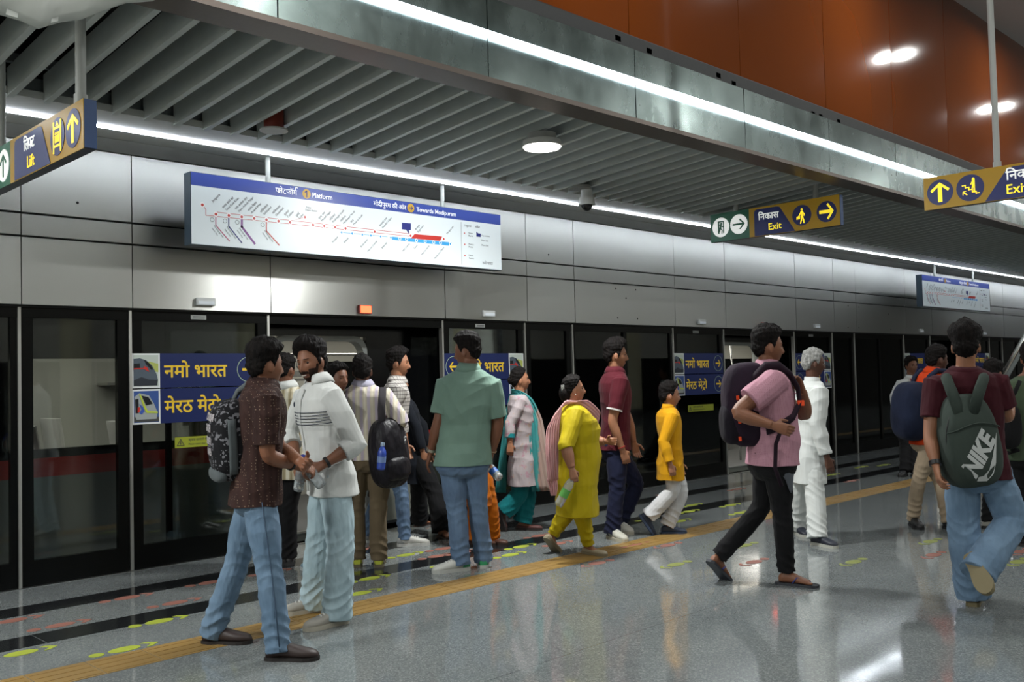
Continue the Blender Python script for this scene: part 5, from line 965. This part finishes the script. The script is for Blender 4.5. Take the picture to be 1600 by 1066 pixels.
for q in (-1, 0, 1): m.obox(c+l['f']*.015*q, l['r'], l['f'], l['u'], .006, .005, .042)
for q in (-1, 0, 1): m.obox(c+l['u']*.030*q, l['r'], l['f'], l['u'], .006, .021, .005)
m.build('hair_clip', mat('clip_white', '#d8d8d4', .4), p_yel['E']); MB().ball(head_pts(l, V(.078, .0, -.045)), .006).build('earring', mat('pearl', '#d8d2c8', .3), p_yel['E'], smooth=True)
MAR = cloth('maroon_pique', '#44101a', .4, '#4e141f'); EDGEW = mat('edge_white', '#c9c6c4', .7)
p_mar = person('tall man in a maroon polo with white edged sleeves and navy jeans walking right', None, dict(pel=(961, 700), neck=(961, 581), head=(963, 555), armr=((956, 659, -.05), (972, 702, -.05)), arml=((982, 655, .0), (990, 690, .0)), legr=((964, 765), (957, 826), (989, 846)), legl=((996, 757), (969, 815), (990, 832))), H=1.80, hip_a=6, sho_a=10, head_a=2, skin='fair', hair='quiff', vol=.030, beard=.5, g=1.04, lower=T(NAVYC, STR, drop=.05), upper=dict(name='polo_shirt', m=MAR, hem=-.02, sleeve=.72, sleeve_ease=.018, collar=MAR, band=EDGEW, ease=.018), shoe='std', shoe_m=SH('#b0aea2', '#b7b2a0', accent=mat('heel_ink', '#20242f', .5), laces=mat('lace_white')), vox=.0045, seed=13, report=RP, curl=(.7, .5))
bracelet(p_mar, 'r', mat('thread_red', '#9a1f1c', .7), 'wrist_thread', .034, .003)
YK = cloth('amber_cotton', '#bd860a', .4, '#cc9512'); WP = cloth('white_pyjama', '#b9babc', .5, '#c9cacb')
p_boy = person('boy in an amber yellow kurta and white trousers with blue clogs walking right', None, dict(pel=(1048, 716), neck=(1044, 638), head=(1047, 618), armr=((1036, 690, -.06), (1047, 725, -.10)), arml=((1056, 690), (1062, 722)), legl=((1066, 768), (1042, 822), (1062, 829)), legr=((1052, 768), (1013, 807, -.05), (1032, 834, .0))), H=1.40, hs=1.12, hip_a=6, sho_a=8, head_a=2, skin='fair', hair='man', vol=.024, lower=T(WP, WIDE, drop=.0), upper=dict(name='kurta', m=YK, hem=-.42, flare=.14, sleeve=1.9, sleeve_ease=.022, collar=YK, stand=True, ease=.02), shoe='std', shoe_m=SH('#26334a', '#2b3a54', tongue=0), vox=.0045, seed=14, report=RP, curl=(.8, .5), shw=.15)
PNK = pattern('pink_pique', '#b98a98', 'pin', '#a06e7f'); 
p_pink = person('man in a pink polo, black track pants and flip flops', None, dict(pel=(1207, 722), neck=(1199, 575), head=(1201, 542), armr=((1148, 646, -.07), (1205, 664, -.13)), arml=((1259, 652, -.06), (1254, 612, -.20)), legr=((1222, 803), (1229, 893), (1274, 911)), legl=((1190, 795), (1123, 869, .16), (1150, 899, .12))), H=1.79, hip_a=6, sho_a=3, head_a=6, skin='mid', hair='man', vol=.030, g=1.12, belly=.04, arm=1.1, lower=T(BLACKC, SLIM, drop=.0), upper=dict(name='polo_shirt', m=PNK, hem=-.02, sleeve=.62, sleeve_ease=.030, cuff=1.15, collar=PNK, ease=.022, col_h=.055), shoe='sandal', shoe_m=dict(sole=mat('flip_grey', '#2e3138', .6), strap=mat('flip_blue', '#333f86', .5)), vox=.0045, seed=15, report=RP, curl=(.55, .6), hands={'l': ((-.45, -.2, .85), (-.6, -.5, -.2))})
J = p_pink['J']; m = MB(); a = []
hip, kn = J['hr'], J['kr']; sd_ = p_pink['lt']['hip_a']; f_ = p_pink['fw']['hip_a']
rows = [[hip+(kn-hip)*q + (sd_*math.cos(w_)+f_*math.sin(w_))*(np.interp(q, [-.2, 0, .3, .5, 1], [.135, .118, .105, .098, .084])) for w_ in np.linspace(a0, a1, 5)] for q, a0, a1 in ((.06, -.3, .8), (.15, -.25, .8), (.3, .05, .7), (.5, .3, .6), (.56, .42, .5))]
MB().grid(rows, .006).build('grey_side_panel', cloth('panel_grey', '#5d6168', .5), p_pink['E'], smooth=True)
KW = cloth('kurta_white', '#c2c6c4', .4, '#d0d3d0', fold=11)
p_kur = person('grey haired elderly man in a white kurta and pyjama walking right', None, dict(pel=(1263, 712), neck=(1269, 597), head=(1272, 568), armr=((1277, 664, -.04), (1292, 714, -.06)), arml=((1252, 664), (1262, 708)), legr=((1274, 780), (1277, 836), (1308, 852)), legl=((1250, 778), (1246, 820), (1268, 838))), H=1.66, hip_a=-2, sho_a=2, head_a=2, pitch=-4, skin='deep', hair='man', vol=.014, hairm=hairmat('hair_grey', '#7c7c7a', '#b4b4b0'), lower=T(KW, WIDE, drop=.03), upper=dict(name='kurta', m=KW, hem=-.36, flare=.12, sleeve=1.92, sleeve_ease=.026, collar=KW, stand=True, ease=.024), shoe='std', shoe_m=SH('#191d2a', '#a9a9a0'), vox=.0045, seed=16, report=RP)
p_gua = person('guard in a white shirt with a dark tie and red lanyard facing the camera', 13.4, dict(pel=(1419, 655), neck=(1424, 591), head=(1424, 572), armr=((1397, 620, -.05), (1400, 650, -.1)), arml=((1449, 620, 0), (1448, 650, -.1)), legr=((1415, 700), (1413, 734), (1409, 742)), legl=((1426, 700), (1429, 734), (1431, 742))), H=1.68, hip_a=-85, sho_a=-82, head_a=-78, skin='tan', hair='man', vol=.022, lower=T(BLACKC), upper=dict(m=WHITEC, hem=-.02, sleeve=1.9, collar=WHITEC, open=20), shoe='std', shoe_m=SH('#131315', '#1c1c1c'), vox=.006, seed=17, report=RP)
f_ = p_gua['fw']['sho_a']; l_ = p_gua['lt']['sho_a']; rr = lambda uu, k_: (lambda R_: np.mean([R_[i] for i in k_], axis=0))(p_gua['ring'](uu, .022))
MB().tube([rr(uu, (6, 7)) for uu in (.97, .85, .7, .5, .35)], [.014, .02, .026, .03, .012], 8, flat=(f_, .3)).build('necktie', mat('tie_dark', '#1b141b', .7), p_gua['E'], smooth=True)
m = MB()
for q in (-1, 1): m.tube([rr(1.0, (6, 7))+l_*.06*q, rr(.8, (6, 7))+l_*.05*q+f_*.012, rr(.5, (6, 7))+f_*.03+l_*.012*q], .008, 6, flat=(f_, .4))
m.build('lanyard', mat('lanyard_red', '#a3121c', .6), p_gua['E'], smooth=True)
ORT = cloth('orange_knit', '#b8350c', .4, '#c4400f')
p_ora = person('man in an orange tee and beige trousers with a navy backpack', None, dict(pel=(1450, 688), neck=(1459, 582), head=(1465, 562), armr=((1448, 632, -.04), (1476, 652, .05)), arml=((1476, 640), (1496, 655)), legr=((1436, 748), (1427, 808), (1449, 829)), legl=((1470, 755), (1481, 812), (1498, 828))), H=1.70, hip_a=8, sho_a=14, head_a=12, skin='deep', hair='man', vol=.018, lower=T(cloth('beige_chino', '#94846f', .5, '#a0907a'), SLIM, drop=.03), upper=dict(name='tee', m=ORT, hem=-.06, sleeve=.7, sleeve_ease=.022, collar=ORT, ease=.02), shoe='std', shoe_m=SH('#121214', '#18181a'), vox=.005, seed=18, report=RP)
MAD = cloth('burgundy_knit', '#340d16', .4, '#3c1019')
p_nik = person('man in a burgundy tee and loose jeans seen from behind', None, dict(pel=(1527, 738), neck=(1508, 578), head=(1509, 541), arml=((1453, 683, -.08), (1462, 727, -.17)), armr=((1573, 655, .02), (1577, 622, .24)), legl=((1505, 822), (1520, 922), (1532, 905)), legr=((1582, 815, .08), (1531, 890, -.22), (1557, 941, -.20, (.3*R0[0]+.9*F0[0], .3*R0[1]+.9*F0[1], .3)))), H=1.76, hip_a=72, sho_a=76, head_a=62, skin='fair', hair='quiff', vol=.038, beard=.0, lower=T(J4, BAG, drop=.045), upper=dict(name='tee', m=MAD, hem=-.06, sleeve=.66, sleeve_ease=.026, cuff=1.1, collar=MAD, ease=.02, col_h=.02), shoe='std', shoe_m=SH('#6d6650', '#7a7052'), vox=.0045, seed=19, report=RP, curl=(.5, .6))
bracelet(p_nik, 'l', mat('watch_black', '#121214', .4), 'wristwatch', .036, .013)
MB().obox(p_nik['nk']-p_nik['fw']['sho_a']*.092-UP*.045-R0*.01, R0, p_nik['fw']['sho_a'], UP, .022, .004, .010).build('neck_tag', mat('tag_white', '#b9b4b4', .6), p_nik['E'])
p19 = person('dark haired person in black behind the shoulder of the grey backpack wearer', None, dict(pel=(1557, 705), neck=(1556, 606), head=(1553, 584), armr=((1580, 650), (1578, 690)), arml=((1538, 650), (1540, 690)), legr=((1562, 770), (1562, 806), (1575, 812)), legl=((1548, 770), (1546, 812), (1556, 822))), H=1.62, hip_a=40, sho_a=40, head_a=35, skin='tan', hair='man', vol=.022, lower=T(BLACKC), upper=dict(m=BLACKC, sleeve=1.8), shoe='std', shoe_m=SH('#a8a59c', '#1f1f20'), vox=.007, eyes=False, seed=20, report=RP)
p20 = person('person in an olive green jacket beside the steel stair rail', None, dict(pel=(1602, 712), neck=(1606, 588), head=(1612, 560), arml=((1583, 655, -.05), (1586, 705, 0)), armr=((1628, 655), (1630, 700)), legl=((1596, 780), (1596, 836), (1590, 846)), legr=((1612, 780), (1614, 836), (1620, 846))), H=1.72, hip_a=80, sho_a=80, head_a=60, skin='tan', hair='man', lower=T(BLACKC), upper=dict(name='jacket', m=cloth('olive_cloth', '#3a4636', .4, '#47543f'), hem=-.05, sleeve=1.9, sleeve_ease=.03), shoe='std', shoe_m=SH('#131315', '#1c1c1c'), vox=.007, seed=21, report=RP)

# ---------------------------------------------------------------- scarves
def scarf(name, mt, P, pts, wid, folds=5, amp=.012, parent=True, th=.005):
    """pts: centre line in space; wid: list of half-width vectors; pleated across its width"""
    rows = []; n = 19
    for i, (c, w) in enumerate(zip(pts, wid)):
        c = np.asarray(c, float); w = np.asarray(w, float); t = unit(np.asarray(pts[min(i+1, len(pts)-1)])-np.asarray(pts[max(i-1, 0)])); nn = unit(np.cross(t, w)); rows.append([c+w*q+nn*amp*math.sin(folds*math.pi*q+.7*i) for q in np.linspace(-1, 1, n)])
    A = np.array(rows); h = len(rows); B = []
    for i in range(h-1):
        for k in range(4): t = sstep(k/4.); B.append(A[i]*(1-t)+A[i+1]*t)
    B.append(A[-1]); B = np.array(B)
    for _ in range(2): B[1:-1] = .25*B[:-2]+.5*B[1:-1]+.25*B[2:]
    return MB().grid(B, th).build(name, mt, P['E'], smooth=True)
PK = pattern('pink_scarf_cloth', '#cf9a9c', 'pin', '#dcb9b6'); P = p_yel; nk, f, l, s = P['nk'], P['fw']['sho_a'], P['lt']['sho_a'], P['s']
scarf('pink_scarf', PK, P, [nk-f*.20+l*.13-UP*.62, nk-f*.21+l*.13-UP*.40, nk-f*.19+l*.11-UP*.18, nk-f*.12+l*.10-UP*.02, nk-f*.02+l*.10+UP*.012, nk+f*.07+l*.085-UP*.02, nk+f*.15+l*.06-UP*.085, nk+f*.22+l*.01-UP*.15, nk+f*.23-l*.06-UP*.20],
      [f*.05-l*.03, f*.06-l*.03, f*.055+UP*.02, f*.035+UP*.05, f*.05+l*.02, f*.045+UP*.045, f*.03+UP*.06, UP*.065+f*.02, UP*.06], 5, .010)
scarf('pink_scarf_tail', PK, P, [nk-f*.21+l*.125-UP*.60, nk-f*.20+l*.125-UP*.68, nk-f*.20+l*.12-UP*.74], [f*.05-l*.03, f*.035, f*.02], 4, .01)
t = NT('teal_scarf_cloth'); co = t.coord(); sep = t.n('ShaderNodeSeparateXYZ'); t.l(co, sep.inputs[0]); lat = t.math('ADD', t.math('MULTIPLY', sep.outputs[0], R0[0]), t.math('MULTIPLY', sep.outputs[1], R0[1]))
c_ = t.ramp(t.math('ADD', t.math('MULTIPLY', lat, 4.), t.math('MULTIPLY', t.noise(7, co, 3), .5)), [(.70, '#2d7f80'), (.82, '#3e8c8a'), (.88, '#a5857c'), (1., '#a08a80')]); t.l(c_, t.b.inputs['Base Color']); t.b.inputs['Roughness'].default_value = .85; TSC = t.m
P = p_lilac; nk, f, l, s = P['nk'], P['fw']['sho_a'], P['lt']['sho_a'], P['s']
scarf('teal_scarf', TSC, P, [nk-f*.075+l*.02+UP*.02, nk-f*.02+l*.085+UP*.012, nk+f*.07+l*.10-UP*.07, nk+f*.135+l*.11-UP*.24, nk+f*.15+l*.115-UP*.45, nk+f*.18+l*.115-UP*.68, nk+f*.22+l*.11-UP*.93],
      [UP*.03+l*.01, f*.03+UP*.02, f*.045+UP*.03, f*.07, f*.085, f*.11, f*.135], 5, .014)
scarf('scarf_back_end', TSC, P, [nk-f*.08-l*.06, nk-f*.14-l*.07-UP*.25, nk-f*.17-l*.06-UP*.62, nk-f*.20-l*.05-UP*.95], [l*.02, l*.02, l*.03+f*.03, l*.04+f*.05], 4, .014)

# ---------------------------------------------------------------- bags
def backpack(label, c, out, up, W_, D_, H_, mt, pocket=None, straps=None, letter=None, name='backpack', pw=3.2, extra=None, pock=(.78, .55, .34, -.42), taper=.12):
    """soft rucksack: c is the middle of its back panel, out points away from the wearer"""
    out = unit(out); up = unit(np.asarray(up)-out*(np.asarray(up)@out)); rt = np.cross(out, up)
    E = empty(name, V(c[0], c[1], c[2]-H_), 0, label, 'bag')
    def surf(x, z): 
        v = 1-abs(x/W_)**pw-abs(z/H_)**pw; return D_*max(v, 0)**(1/pw)
    def sell(mb, cx, cy, cz, a, b, h_, p=3.0, n=28, m_=18, taper=taper):
        R = []
        for i in range(m_):
            ph = -math.pi/2+math.pi*(i+.5)/m_; cz_, sz = math.copysign(abs(math.cos(ph))**(2/p), math.cos(ph)), math.copysign(abs(math.sin(ph))**(2/p), math.sin(ph)); k_ = 1-taper*max(0, sz)
            R.append([c+rt*(cx+x*a*cz_*k_)+out*(cy+y*b*cz_*(1-.5*taper*max(0, sz)))+up*(cz+sz*h_) for x, y in sq(1, 1, n, p)])
        mb.loft(R)
    m = MB(); sell(m, 0, D_*.02, 0, W_, D_, H_, pw); B = m.build('bag_body', mt, E, smooth=True)
    if pocket:
        m = MB(); sell(m, 0, D_*.72, H_*pock[3], W_*pock[0], D_*pock[1], H_*pock[2], 3.0); m.build('front_pocket', pocket, E, smooth=True)
    m = MB(); m.tube([c+rt*x*W_+up*(H_*.86+.03*(1-(x/.3)**2))+out*D_*.05 for x in np.linspace(-.3, .3, 7)], .009, 8); m.build('carry_handle', mt, E, smooth=True)
    m = MB(); m.tube([c+rt*W_*1.0*math.cos(w_)*.93+up*H_*math.sin(w_)*.93+out*(surf(W_*.93*math.cos(w_), H_*.93*math.sin(w_))*.62+.003) for w_ in np.linspace(-.5, math.pi+.5, 22)], .0045, 6); m.build('zip', mat('zip_dark', '#1b1b1d', .4), E, smooth=True)
    for st in straps or []:
        m = MB(); m.tube(st[0], st[1], 10, flat=(st[2], .35)); m.build('shoulder_strap', st[3] if len(st) > 3 else mt, E, smooth=True)
    return E, rt, out, up, surf
def strap_pts(P, nm, off=0., r=.022, low=-.02):
    """shoulder strap over one shoulder, from the upper back round the front to the lower back"""
    s, nk, pel = P['s'], P['nk'], P['pel']; sg = 1 if nm == 'r' else -1; pts = []
    for uu, f_, la in ((.80, -.155, .095), (.92, -.125, .105), (1.0, -.05, .11), (1.0, .035, .115), (.92, .105, .125), (.78, .145, .145), (.62, .145, .165), (.48, .085, .185), (.40, .0, .19), (.36, -.09, .17)):
        l, fo = P['axes'](uu); pts.append(pel+(nk-pel)*uu+l*la*s*sg+fo*f_*s+UP*(.012 if .95 < uu else 0))
    return pts
# printed grey backpack of the brown shirted man
P = p_brown; bk = -P['fw']['sho_a']; PR = pattern('bag_print', '#17171a', 'print', '#6f6f74'); BG = cloth('bag_grey', '#53595b', .5, '#5f6567')
c = P['pel']+(P['nk']-P['pel'])*.50+bk*.135+P['lt']['sho_a']*-.05
E, rt, ou, up_, sf = backpack('grey backpack with printed lettering panels on the brown shirted man', c, bk*.96-UP*.05+P['lt']['sho_a']*.1, P['nk']-P['pel'], .150, .13, .225, PR, BG, [(strap_pts(P, 'l'), .026, P['fw']['sho_a'], BG)], pock=(.86, .30, .17, -.80))
rows = [[c+rt*.157*math.cos(w_)*.98*(1-(abs(z)/.27)**6)+ou*(.085+.035*math.sin(w_))+up_*z for w_ in np.linspace(-.5, .9, 4)] for z in np.linspace(-.22, .20, 8)]
for sg in (1, -1): MB().grid([[c+rt*sg*(.150-.03*abs(z/.22)**3)+ou*(.035+.022*q)+up_*z for q in np.linspace(-1, 1, 4)] for z in np.linspace(-.17, .13, 8)], .010).build('side_panel', BG, E, smooth=True)
for k_, (w_, zz) in enumerate((('RBSCU', .12), ('EDG', .06), ('FREE', -.01), ('ERA', -.07))):
    m = MB(); text_mesh(m, w_, .055, V(0, 0, 0), V(1, 0, 0), V(0, 1, 0), V(0, 0, 1), .002, 0, .03, 'CENTER', warp=lambda x, y, z: np.array([c+rt*xx+up_*(yy+zz)+ou*(sf(xx, yy+zz)+.004+q) for xx, yy, q in zip(x, y, z)])); m.build('lettering', mat('print_pale', '#a9a3a6', .6), E)
# black backpack hanging from the beige shirted man's shoulder
P = p_beige; d_ = depth(P['nk']); c = at(607, 708, d_-.10); LB = cloth('bag_leather', '#17161a', .6, '#232026', rough=.45, bump=.9, fold=18)
E, rt, ou, up_, sf = backpack('black leather backpack hanging on one shoulder of the beige shirted man', c, -F0*.75+R0*.65, UP*1+R0*-.12, .155, .125, .275, LB, LB, [([at(598, 606, d_-.16), at(596, 640, d_-.19), at(597, 668, d_-.17)], .030, F0, cloth('strap_grey', '#3b383c', .5)), ([at(580, 760, d_-.05), at(576, 774, d_-.02), at(582, 784, d_), at(586, 770, d_-.02)], .010, F0)])
m = MB(); q = at(633, 684, d_-.30); m.tube([q, q-UP*.05], .008, 8); m.ball(q, .014); m.build('buckle', mat('buckle_steel', '#a9a9a9', .3, .9), E, smooth=True)
def bottle(label, a, b, r, body, cap, band=None, name='water_bottle', grip=None):
    """a is the base, b the top of the cap"""
    a, b = np.asarray(a, float), np.asarray(b, float); L_ = np.linalg.norm(b-a); t = unit(b-a); E = empty(name, a, 0, label, 'bottle'); m = MB()
    m.tube([a+t*L_*q for q in (0, .015, .08, .12, .2, .25, .45, .50, .62, .72, .80, .86, .88)], [r*q for q in (.75, .92, 1, .96, 1, .97, .97, 1, 1, .86, .6, .4, .4)], 18); m.build('bottle_body', body, E, smooth=True)
    MB().tube([a+t*L_*.875, a+t*L_*.88, a+t*L_], [r*.46, r*.48, r*.46], 16).build('bottle_cap', cap, E, smooth=40)
    if band: MB().tube([a+t*L_*.27, a+t*L_*.5], [r*1.02, r*1.02], 18).build('bottle_label', band, E, smooth=40)
    return E
PETM = NT('clear_plastic'); PETM.b.inputs['Base Color'].default_value = (.85, .92, .95, 1); PETM.b.inputs['Roughness'].default_value = .12; PETM.b.inputs['Transmission Weight'].default_value = .75; PETM.b.inputs['IOR'].default_value = 1.33; PETM.bump(PETM.noise(60, PETM.coord()), .5, .01); PETM = PETM.m
d_ = depth(p_white['J']['wl']); 
bottle('clear crushed water bottle held by the white shirted man', at(503, 760, d_-.08), at(474, 722, d_-.02), .033, PETM, mat('cap_blue', '#27338f', .4))
bottle('clear water bottle with a blue cap held by the brown shirted man', at(466, 766, d_+.10), at(474, 712, d_+.02), .032, PETM, mat('cap_blue'))
q = p_green['grip']['r'][0]; dd = depth(q); bottle('clear water bottle with a blue label carried by the man in the green polo', at(781, 748, dd-.06), at(758, 722, dd+.05), .034, PETM, mat('cap_blue'), mat('label_blue', '#3a62a8', .5))
q = p_yel['grip']['r'][0]; dd = depth(q); bottle('crumpled clear bottle with a green label in the hand of the woman in yellow', at(872, 791, dd-.02), at(899, 739, dd), .036, PETM, mat('cap_white', '#cfd2cf', .4), mat('label_green', '#5aa04a', .5))
d_ = depth(p_beige['nk'])-.34; bottle('blue water bottle in the side pocket of the black backpack', at(595, 734, d_), at(598, 692, d_), .033, mat('bottle_blue', '#3850a8', .25), mat('cap_ice', '#9fb4cc', .4), mat('bottle_pale', '#7088b8', .3))
# dark rucksack of the man in pink
P = p_pink; bk = -P['fw']['sho_a']; PLUM = cloth('bag_plum', '#1d1420', .6, '#2a1b2b'); c = P['pel']+(P['nk']-P['pel'])*.62+bk*.145
E, rt, ou, up_, sf = backpack('dark plum rucksack with orange tabs on the back of the man in pink', c, bk-UP*.05, P['nk']-P['pel']+bk*.04, .135, .18, .29, PLUM, cloth('bag_ink', '#141018', .6, '#1c1620'), [(strap_pts(P, 'r'), .034, P['fw']['sho_a'], cloth('strap_plum', '#21141f', .5)), (strap_pts(P, 'l'), .034, P['fw']['sho_a'], cloth('strap_plum', '#21141f'))], pock=(.84, .42, .50, -.42))
m = MB()
SGN2 = -1 if rt@F0 > 0 else 1
for x, z in ((.118, .06), (.122, -.10), (.10, -.22)): m.obox(c+SGN2*rt*(x+.012)+up_*z+ou*.11, rt, ou, up_, .008, .008, .014)
sp = strap_pts(P, 'r'); m.obox(sp[6]+P['lt']['sho_a']*.02, P['lt']['sho_a'], P['fw']['sho_a'], UP, .012, .02, .018)
m.build('orange_tab', mat('tab_orange', '#d8471f', .5, emit=.12), E)
m = MB(); o_ = P['lt']['sho_a']*.035; m.tube([sp[8]+o_, sp[8]-UP*.12+bk*.05+o_, sp[8]-UP*.28+bk*.06+o_, sp[8]-UP*.40+bk*.02+o_], .014, 8, flat=(P['lt']['sho_a'], .4)); m.build('webbing', cloth('strap_plum', '#21141f'), E, smooth=True)
# navy backpack of the man in orange
P = p_ora; bk = -P['fw']['sho_a']; NB = cloth('bag_navy', '#12182b', .6, '#1a2238'); c = P['pel']+(P['nk']-P['pel'])*.44+bk*.19
backpack('navy backpack hanging low on the back of the man in orange', c, bk, P['nk']-P['pel']+bk*.15, .16, .17, .27, NB, None, [(strap_pts(P, 'r'), .026, P['fw']['sho_a']), (strap_pts(P, 'l'), .026, P['fw']['sho_a'])])
# grey green backpack with white lettering
P = p_nik; bk = -P['fw']['sho_a']; GG = cloth('bag_greygreen', '#343d38', .5, '#3c4640'); cm = at(1511, 688, depth(P['nk'])-.10)
E, rt, ou, up_, sf = backpack('grey green backpack with big white slanted lettering on the burgundy tee wearer', cm, -F0*.98+R0*.1-UP*.0, UP*1+R0*-.10, .178, .13, .285, GG, None, [([at(1500, 646, depth(P['nk'])-.20), at(1487, 612, depth(P['nk'])-.17), at(1479, 592, depth(P['nk'])-.11), P['nk']-P['lt']['sho_a']*.108-UP*.050, P['nk']-P['lt']['sho_a']*.115-UP*.10+P['fw']['sho_a']*.11], .036, F0), ([at(1520, 646, depth(P['nk'])-.20), at(1530, 612, depth(P['nk'])-.21), at(1537, 592, depth(P['nk'])-.17), P['nk']+P['lt']['sho_a']*.108-UP*.050, P['nk']+P['lt']['sho_a']*.115-UP*.10+P['fw']['sho_a']*.11], .036, F0)], pw=3.6, taper=.30)
SGN = 1 if rt@R0 > 0 else -1; th = math.radians(55); WHL = mat('print_white', '#b9bdbb', .6); cc = V(.03, -.10)
def onbag(x, y, z):
    X = cc[0]+x*math.cos(th)-y*math.sin(th); Z = cc[1]+x*math.sin(th)+y*math.cos(th); return np.array([cm+SGN*rt*xx+up_*zz+ou*(sf(xx, zz)+.003+q) for xx, zz, q in zip(X, Z, z)])
m = MB(); text_mesh(m, 'NIKE', .15, V(0, 0, 0), V(1, 0, 0), V(0, 1, 0), V(0, 0, 1), .002, 0, .05, 'CENTER', shear=.25, fit=.285, warp=onbag); m.build('lettering', WHL, E)
sw = [(-.125, -.015), (-.10, -.062), (-.055, -.070), (.0, -.052), (.135, .012), (.02, -.022), (-.045, -.038), (-.085, -.030), (-.105, -.008)]
m = MB(); n_ = len(sw); xs = np.array([p[0]*1.2 for p in sw]*2); ys = np.array([p[1]*1.2 for p in sw]*2)-.005; m.add(onbag(xs, ys, np.array([0.]*n_+[.002]*n_)), [tuple(range(n_-1, -1, -1)), tuple(range(n_, 2*n_))]+[(i, (i+1) % n_, n_+(i+1) % n_, n_+i) for i in range(n_)]); m.build('swoosh_mark', WHL, E)
m = MB(); m.tube([cm+rt*x+up_*(.08+.03*math.cos(x*12))+ou*(sf(x, .08)+.003) for x in np.linspace(-.17, .17, 12)], .004, 6); m.build('pocket_seam', GG, E, smooth=True)
# black shoulder bag and paper at the right edge
db = depth(p20['pel'])-.12; c = at(1570, 665, db); backpack('black shoulder bag beside the olive green jacket', c, -F0, UP, .12, .09, .19, BLACKC, None, [([c+UP*.17, at(1585, 615, db), at(1594, 595, db)], .018, F0)], name='shoulder_bag')
c = at(1573, 607, db+.1); E = MB().obox(c, unit(R0+UP*-.3), F0, unit(UP+R0*.3), .055, .002, .05).build('paper_sheet', mat('paper_white', '#b9bdc0', .7)); tag(E, 'small white sheet of paper beside the slanting steel rail', 'paper')
# ================================================================ fuse each body and garment into one smooth surface
bpy.context.view_layer.update(); dg = bpy.context.evaluated_depsgraph_get(); done = []
for o, folds, seed, post in PEND: done.append((o, bpy.data.meshes.new_from_object(o.evaluated_get(dg)), folds, seed, post))
for o, me, folds, seed, post in done:
    old = o.data; mats = list(old.materials); o.modifiers.clear(); o.data = me; bpy.data.meshes.remove(old)
    me.materials.clear(); [me.materials.append(m) for m in mats]; n = len(me.vertices); co = np.zeros(n*3); me.vertices.foreach_get('co', co); co = co.reshape(-1, 3)
    if folds and n:
        nn = np.zeros(n*3); me.vertex_normals.foreach_get('vector', nn); nn = nn.reshape(-1, 3); r = np.random.default_rng(seed); a = np.zeros(n)
        z = co[:, 2]; F_ = abs(folds)
        def nz_(lo, hi, zs):
            q = r.normal(0, 1, 3)*np.array([1, 1, zs]); q = q/np.linalg.norm(q)*r.uniform(lo, hi); q2 = r.normal(0, 7, 3); return np.sin(co@q + 1.8*np.sin(co@q2+r.uniform(0, 6)) + r.uniform(0, 6))
        for k in range(4): a += .35*nz_(16, 30, .5)                       # broad soft folds
        for k in range(3): a += .75*(1-2*np.abs(nz_(14, 26, 1.2)))*(.5+.5*nz_(5, 9, 1.))   # sharp creases in patches
        if folds < 0:                                                     # trousers: stacked creases at the hem and behind the knee
            wz = np.exp(-((z-.14)/.10)**2)*1.1 + .55*np.exp(-((z-.47)/.10)**2) + .4*np.exp(-((z-.80)/.08)**2)
            a = a*.7 + wz*(1-2*np.abs(np.sin(z*48+2.2*np.sin(co[:, 0]*16+r.uniform(0, 6))+2.*np.sin(co[:, 1]*15+r.uniform(0, 6)))))
        co = co + nn*(F_*.42*a)[:, None]; me.vertices.foreach_set('co', co.ravel())
    F = len(me.polygons); mi = np.zeros(F, dtype=np.int32)
    if post and F:
        c = np.zeros(F*3); me.polygons.foreach_get('center', c); mi[post(c.reshape(-1, 3))] = 1
    me.polygons.foreach_set('material_index', mi); me.polygons.foreach_set('use_smooth', [True]*F); me.update()
